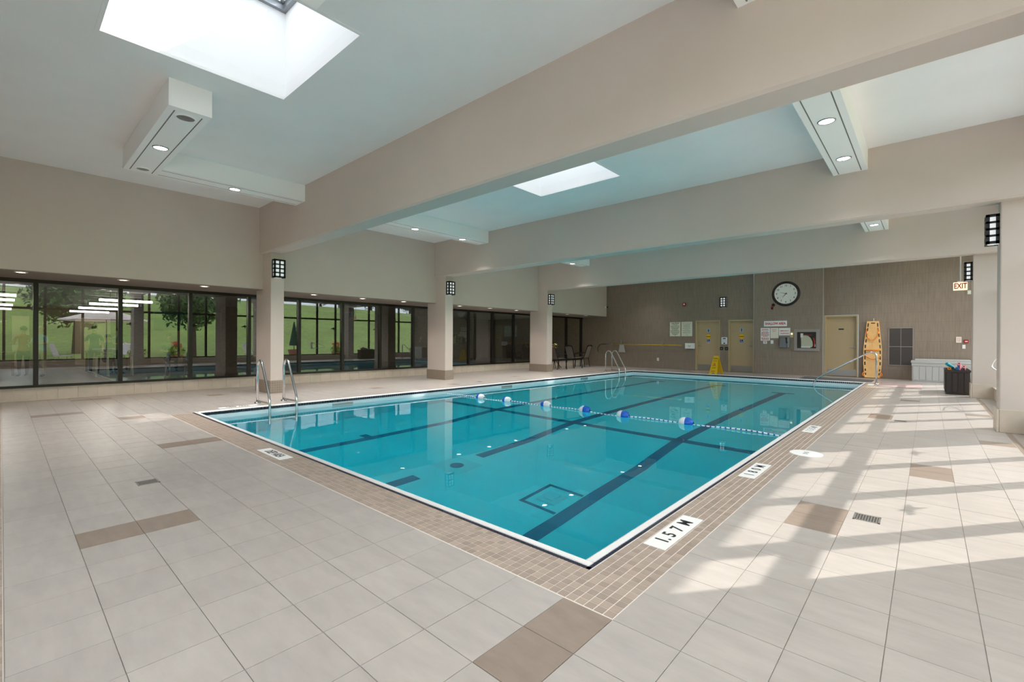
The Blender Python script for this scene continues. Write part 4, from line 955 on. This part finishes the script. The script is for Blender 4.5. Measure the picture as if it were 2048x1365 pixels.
# ------------------------------------------------------------------ lounge seen through the left windows
def lounge():
    x0, x1 = -28.2, XL - .12
    b = MB(); b.box(x0, x1, Y0 - 3, 22, -.2, 0); struct(b.build('floor_lounge', 'lounge_floor'), 'grey floor of the lounge behind the left windows')
    b = MB(); b.box(x0, x1, Y0 - 3, 22, 2.55, 2.7); struct(b.build('ceiling_lounge', 'lounge_ceiling'), 'low ceiling of the lounge')
    w = struct(empty('wall_lounge', (x0, 8, 0)), 'rear lounge wall of stone and beige panels')
    def part(name, m, f): q = MB(); f(q); o = q.build(name, m, w); o.location = (-x0, -8, 0)
    part('stone_facing', 'lounge_stone', lambda q: q.box(x0 - .2, x0, Y0 - 3, 22, 0, 2.55))
    for a, c in ((-1.2, -.1), (.3, .8), (2.2, 3.4), (4.9, 6.2)): part('beige_panel', 'lounge_wall', lambda q: q.box(x0, x0 + .05, a, c, 0, 2.1))
    b = MB(); b.box(x0, x1, Y0 - 3.2, Y0 - 3, 0, 2.6).box(x0, x1, 22, 22.2, 0, 2.6); struct(b.build('wall_lounge_side', 'lounge_stone'), 'side walls of the lounge')
    b = MB(); b.box(-22.2, -22.0, 6.2, 22, 0, 2.55); struct(b.build('wall_lounge_partition', 'lounge_stone'), 'dark partition in the lounge')
    for x in (-18.1, -20.35, -23.5, -26.8):
        for ya, yb in ((-1.0, .27), (1.93, 3.18)):
            r = thing('tube_light', 'white fluorescent tube light on the ceiling of the lounge', 'ceiling light', (x, (ya + yb) / 2, 2.32), 0, 'tube lights in the lounge'); L = (yb - ya) / 2
            q = MB(); q.tube([(0, -L, 0), (0, L, 0)], .034, 8); q.build('tube', 'tube_on', r, smooth=True)
            q = MB(); q.box(-.07, .07, -L, L, .05, .09); q.build('housing', 'black', r); q = MB(); q.tube([(0, -L * .6, .09), (0, -L * .6, .23)], .006, 5).tube([(0, L * .6, .09), (0, L * .6, .23)], .006, 5); q.build('hanger', 'black', r)
    r = thing('wall_screen', 'dark green board hanging above the seated person in the lounge', 'board', (-21.9, 4.4, 1.5)); b = MB(); b.box(-.03, .03, -.5, .5, 0, .75); b.build('panel', 'board_green', r); b = MB(); b.box(.03, .04, -.5, .5, -.0, .02).box(.03, .04, -.5, .5, .73, .75); b.build('frame', 'black', r)
    for x, y, lab in ((-21.9, 2.6, 'dark wooden lounge table behind the standing people'), (-21.6, -.3, 'dark wooden lounge table by the person in light blue')):
        r = thing('lounge_table', lab, 'table', (x, y, 0)); b = MB(); b.box(-.45, .45, -.6, .6, .70, .74); b.build('top', 'wood', r)
        for sx in (-.4, .4):
            for sy in (-.55, .55): q = MB(); q.box(sx - .03, sx + .03, sy - .03, sy + .03, 0, .70); q.build('leg', 'wood', r)
    for i, (x, y) in enumerate(((-19.0, 2.1), (-19.1, 2.7))):
        r = thing('bar_stool', 'slim pale stool standing before the lounge table', 'stool', (x, y, 0), 0, 'stools in the lounge'); b = MB(); b.box(-.17, .17, -.17, .17, .62, .66); b.build('seat', 'wood', r)
        for sx in (-.14, .14):
            for sy in (-.14, .14): q = MB(); q.tube([(sx, sy, 0), (sx * .9, sy * .9, .62)], .015, 6); q.build('leg', 'sign_cream', r)
lounge()
def person(loc, rz, shirt, legs, label, seated=False, hair='hair_dark', arms='down', s=1.0):
    V = []; E = []; R_ = []
    def v(p, r, par=None):
        V.append(Vector(p) * s); R_.append(r * s)
        if par is not None: E.append((par, len(V) - 1))
        return len(V) - 1
    hip = .50 if seated else .95
    pel = v((0, 0, hip), .135); w = v((0, 0, hip + .18), .125, pel); ch = v((0, .0, hip + .38), .145, w); nb = v((0, 0, hip + .52), .07, ch); nk = v((0, .01, hip + .60), .052, nb)
    hd = v((0, .02, hip + .68), .078, nk); ht = v((0, .015, hip + .78), .07, hd)
    hands = []
    for sx in (-1, 1):
        sh = v((sx * .17, 0, hip + .47), .062, ch)
        if arms == 'down': el, wr = (sx * .24, -.02, hip + .2), (sx * .23, .08, hip - .03)
        else: el, wr = (sx * .24, .05, hip + .22), (sx * .12, .28, hip + .2)
        e = v(el, .043, sh); w2 = v(wr, .03, e); d = (Vector(wr) - Vector(el)).normalized(); pm = Vector(wr) + d * .07; v(pm, .03, w2); hands.append((pm, d, sx))
        hp = v((sx * .09, 0, hip - .06), .095, pel)
        if seated: kn = v((sx * .11, .42, hip - .02), .062, hp); an = v((sx * .11, .42, .08), .04, kn); v((sx * .11, .56, .04), .036, an)
        else: kn = v((sx * .1, .01, hip * .53), .065, hp); an = v((sx * .1, -.01, .08), .042, kn); v((sx * .11, .14, .04), .038, an)
    me = bpy.data.meshes.new('person'); me.from_pydata(V, E, []); ob = bpy.data.objects.new('person', me); COL.objects.link(ob)
    sk = ob.modifiers.new('skin', 'SKIN'); sv = me.skin_vertices[0].data
    for i, r_ in enumerate(R_): sv[i].radius = (r_, r_ * (.75 if i in (1, 2) else 1)); sv[i].use_root = (i == 0)
    su = ob.modifiers.new('sub', 'SUBSURF'); su.levels = 1; su.render_levels = 1
    bpy.context.view_layer.update()
    m2 = bpy.data.meshes.new_from_object(ob.evaluated_get(bpy.context.evaluated_depsgraph_get())); bpy.data.objects.remove(ob)
    bm = bmesh.new(); bm.from_mesh(m2)
    q = MB()
    for pm, d, sx in hands:
        side = Vector((0, 1, 0)) if abs(d.y) < .7 else Vector((1, 0, 0)); n2 = d.cross(side).normalized(); side = n2.cross(d).normalized()
        for k, L in enumerate((.07, .08, .085, .072)):
            o = (Vector(pm) + side * (-.027 + k * .018)) * s; q.tube([o, o + d * L * .55 * s, o + (d * L - n2 * .02) * s], [.009 * s, .0085 * s, .006 * s], 6)
        o = (Vector(pm) - d * .03 + side * .03) * s; q.tube([o, o + (d * .03 + side * .03) * s, o + (d * .06 + side * .035) * s], [.011 * s, .01 * s, .007 * s], 6)
    # nose and ears
    hz_ = (hip + .70) * s; q.ell((0, .1 * s, hz_), .014 * s, .02 * s, .02 * s, 6, 4)
    for sx in (-1, 1): q.ell((sx * .08 * s, .015 * s, hz_), .012 * s, .02 * s, .03 * s, 6, 4)
    tm = q.mesh('x'); bm.from_mesh(tm)
    bm.to_mesh(m2); bm.free()
    m2.materials.clear()
    for n_ in ('skin', shirt, legs, hair, 'black'): m2.materials.append(M[n_])
    for p in m2.polygons:
        c = p.center / s; p.use_smooth = True; ax = abs(c.x)
        if c.z > hip + .57: p.material_index = 0
        elif (ax > .17 and (c.z < hip + .26 or c.y > .12) and c.z > hip - .3) or (arms != 'down' and c.y > .1 and c.z > hip + .1): p.material_index = 0
        elif c.z > hip - .02 and c.y < .2: p.material_index = 1
        elif c.z < .1: p.material_index = 4
        else: p.material_index = 2
    po = bpy.data.objects.new('person', m2); COL.objects.link(po); po.location = loc; po.rotation_euler = (0, 0, rz)
    tag(po, label, 'person')
    h = MB(); h.ell((0, -.01 * s, (hip + .755) * s), .088 * s, .1 * s, .085 * s, 12, 8); ho = h.build('hair', hair, po, smooth=True)
    f = MB()
    for sx in (-1, 1): f.ell((sx * .03 * s, .088 * s, (hip + .72) * s), .012 * s, .008 * s, .007 * s, 6, 4)
    f.ell((0, .09 * s, (hip + .655) * s), .025 * s, .008 * s, .006 * s, 6, 4); f.build('face_features', 'hair_dark', po)
person((-20.6, 2.08, 0), -math.pi / 2, 'cloth_teal', 'cloth_dark', 'person in a dark teal shirt standing in the lounge by the stools', s=.90)
person((-20.9, 2.46, 0), -math.pi / 2 + .3, 'cloth_dark', 'cloth_dark', 'person in dark clothes seated low beside the standing person in teal', seated=True, arms='front', s=1.0)
person((-19.9, 2.60, 0), -math.pi / 2 + .6, 'cloth_grey', 'cloth_dark', 'person in a grey shirt standing at the lounge table', arms='front', s=.86)
person((-20.5, 4.1, 0), -math.pi / 2, 'cloth_green', 'cloth_dark', 'person in a green top seated below the dark green board', seated=True, arms='front', s=1.04)
person((-20.4, .45, 0), math.pi / 2 + .4, 'cloth_orange', 'cloth_dark', 'person in an orange top standing at the far end of the lounge', arms='front', s=.87)
person((-20.0, .80, 0), math.pi + .9, 'cloth_blue', 'cloth_khaki', 'person in a light blue shirt and khaki trousers leaning at the lounge table', hair='skin', arms='front', s=.87)

# ------------------------------------------------------------------ garden outside the right windows
def garden():
    b = MB(); b.box(XR + .2, 9, -25, 45, -.25, -.05).box(-30, XR + .2, -25, Y0 - .2, -.25, -.05); struct(b.build('patio', 'patio_stone'), 'pale stone patio outside the right windows')
    xs = [9 + 3 * i for i in range(30)]; ysg = [-60 + 6 * j for j in range(28)]; vs = []; fs = []
    hgt = lambda x, y: -.1 + 7.6 * (1 / (1 + math.exp(-(x - 30) / 8)) - .06) * (1.06 - .0022 * (y - 10)) + .15 * math.sin(x * .21 + y * .13)
    for x in xs:
        for y in ysg: vs.append((x, y, hgt(x, y) if x > 9 else -.25))
    ny = len(ysg)
    for i in range(len(xs) - 1):
        for j in range(ny - 1): fs.append((i * ny + j, (i + 1) * ny + j, (i + 1) * ny + j + 1, i * ny + j + 1))
    m = MB(); m.add(vs, fs); struct(m.build('lawn_hill', 'grass', smooth=True), 'green grassy hillside rising behind the patio')
    g = MB(); g.box(-80, 90, -90, 100, -3.2, -3.0); struct(g.build('ground', 'grass'), 'ground plane around the building')
    def crown(seed, n, rx, rz, leaf):
        rr = random.Random(seed); vs = []; fs = []
        for k in range(n):
            a = rr.uniform(0, 2 * math.pi); t = rr.uniform(-1, 1); rad = rr.random() ** .45; sx = math.sqrt(1 - t * t)
            lump = .8 + .25 * math.sin(3 * a + seed) * math.cos(2.5 * t)
            p = Vector((rx * rad * sx * math.cos(a), rx * rad * sx * math.sin(a), rz * rad * t)) * lump
            d1 = Vector((rr.uniform(-1, 1), rr.uniform(-1, 1), rr.uniform(-1, 1))).normalized(); d2 = d1.orthogonal().normalized(); q = leaf * rr.uniform(.6, 1.3)
            o = len(vs); vs += [p - d1 * q, p + d2 * q * .55, p + d1 * q, p - d2 * q * .55]; fs.append((o, o + 1, o + 2, o + 3))
        q = MB(); q.add(vs, fs); return q
    def tree(loc, rx, rz, h, m, label, seed):
        r = thing('tree', label, 'tree', loc, 0, 'trees outside the right windows'); q = MB(); q.tube([(0, 0, -.5), (.05, .03, h * .5), (0, 0, h)], [.22 * rx / 3 + .06, .16 * rx / 3 + .04, .05], 8); q.build('trunk', 'bark', r)
        o = crown(seed, 4000, rx, rz, rx * .045 + .05).build('crown', m, r); o.location = (0, 0, h + rz * .25)
    kinds = ['dark evergreen tree on the hill crest', 'leafy tree standing close behind the patio']
    for k, (x, y) in enumerate([(52, 30), (55, 38), (50, 45), (56, 52), (60, 24), (62, 62), (54, 70)]): tree((x, y, hgt(x, y)), 3.2, 2.8, 2.2, 'leaf_dark', kinds[0], 20 + k)
    for k, (x, y) in enumerate([(11, 8.5), (11.5, -2.5), (12.5, 3.0)]): tree((x, y, 0), 2.6, 2.3, 3.2, 'leaf', kinds[1], 40 + k)
    # open white umbrella over a table
    r = thing('patio_umbrella', 'open white patio umbrella over the outdoor table', 'umbrella', (4.2, 3.4, -.05)); b = MB(); b.tube([(0, 0, 0), (0, 0, 2.62)], .025, 8); b.build('pole', 'alu', r); b = MB()
    n = 8; rim = [(1.7 * math.cos(2 * math.pi * k / n), 1.7 * math.sin(2 * math.pi * k / n), 2.1) for k in range(n)]
    b.add([(0, 0, 2.68)] + rim + [(0, 0, 2.64)] + [(p[0], p[1], 2.06) for p in rim], [(0, 1 + k, 1 + (k + 1) % n) for k in range(n)] + [(n + 1, n + 2 + (k + 1) % n, n + 2 + k) for k in range(n)] + [(1 + k, n + 2 + k, n + 2 + (k + 1) % n, 1 + (k + 1) % n) for k in range(n)]); b.build('canopy', 'umbrella_white', r)
    for k in range(n): q = MB(); q.tube([(0, 0, 2.6), (rim[k][0] * .98, rim[k][1] * .98, 2.08)], .01, 5); q.build('rib', 'alu', r)
    r = thing('garden_table', 'round white table under the open patio umbrella', 'table', (4.75, 3.4, -.05)); b = MB(); b.lathe([(0, .72), (.45, .72), (.45, .69), (0, .69)], (0, 0, 0), 2, 24); b.build('top', 'sign_white', r); b = MB(); b.tube([(0, 0, 0), (0, 0, .7)], .04, 8); b.build('leg', 'alu', r)
    for k, (x, y, a) in enumerate(((4.3, 1.9, .4), (5.9, 4.2, 2.2), (3.6, 9.6, 1.2))):
        r = thing('garden_chair', ['white garden chair near the open umbrella', 'white garden chair beyond the round garden table', 'white sling chair on the patio away from the umbrella'][k], 'chair', (x, y, -.05), a)
        b = MB(); b.box(-.25, .25, -.25, .25, .4, .44); b.build('seat', 'sign_white', r); b = MB(); b.prism([(-.25, .44), (-.21, .44), (-.40, .98), (-.44, .98)], 0, -.25, .25); b.build('backrest', 'sign_white', r)
        for sx in (-.23, .23):
            for sy in (-.22, .22): q = MB(); q.tube([(sx, sy, 0), (sx, sy, .4)], .014, 6); q.build('leg', 'alu', r)
    r = thing('folded_umbrella', 'folded dark green umbrella standing in a clay pot', 'umbrella', (3.6, 12.0, -.05)); b = MB(); b.tube([(0, 0, .0), (0, 0, 2.3)], .025, 8); b.build('pole', 'bark', r); b = MB(); b.lathe([(.02, 2.3), (.1, 1.9), (.24, 1.1), (.28, .85), (.2, .84)], (0, 0, 0), 2, 12); b.build('folded_canopy', 'umbrella_green', r)
    r = thing('clay_pot', 'large clay pot holding the folded green umbrella', 'pot', (3.6, 12.0, -.05)); b = MB(); b.lathe([(0, 0), (.22, 0), (.32, .5), (.36, .52), (.36, .6), (.28, .6), (.26, .2)], (0, 0, 0), 2, 20); b.build('pot', 'terracotta', r, smooth=True); b = MB(); b.lathe([(0, .52), (.28, .52)], (0, 0, 0), 2, 16); b.build('soil', 'bark', r)
    for k, (x, y, lab) in enumerate(((2.6, 4.3, 'planter of red flowers and lime leaves near the open umbrella'), (2.8, 5.9, 'planter of red flowers and lime leaves before the sling chair'), (2.7, 10.2, 'tall planter of red flowers between the white chair and the clay pot'), (2.6, 14.2, 'planter of red flowers and lime leaves beyond the clay pot'))):
        r = thing('flower_planter', lab, 'planter', (x, y, -.05)); b = MB(); b.lathe([(0, 0), (.2, 0), (.28, .4), (.3, .42), (.25, .42)], (0, 0, 0), 2, 18); b.build('pot', 'terracotta', r, smooth=True)
        o = crown(60 + k, 260, .42, .32, .09).build('foliage', 'leaf_lime', r); o.location = (0, 0, .6)
        o = crown(80 + k, 60, .3, .2, .07).build('blossoms', 'flower_red', r); o.location = (0, 0, .95)
garden()
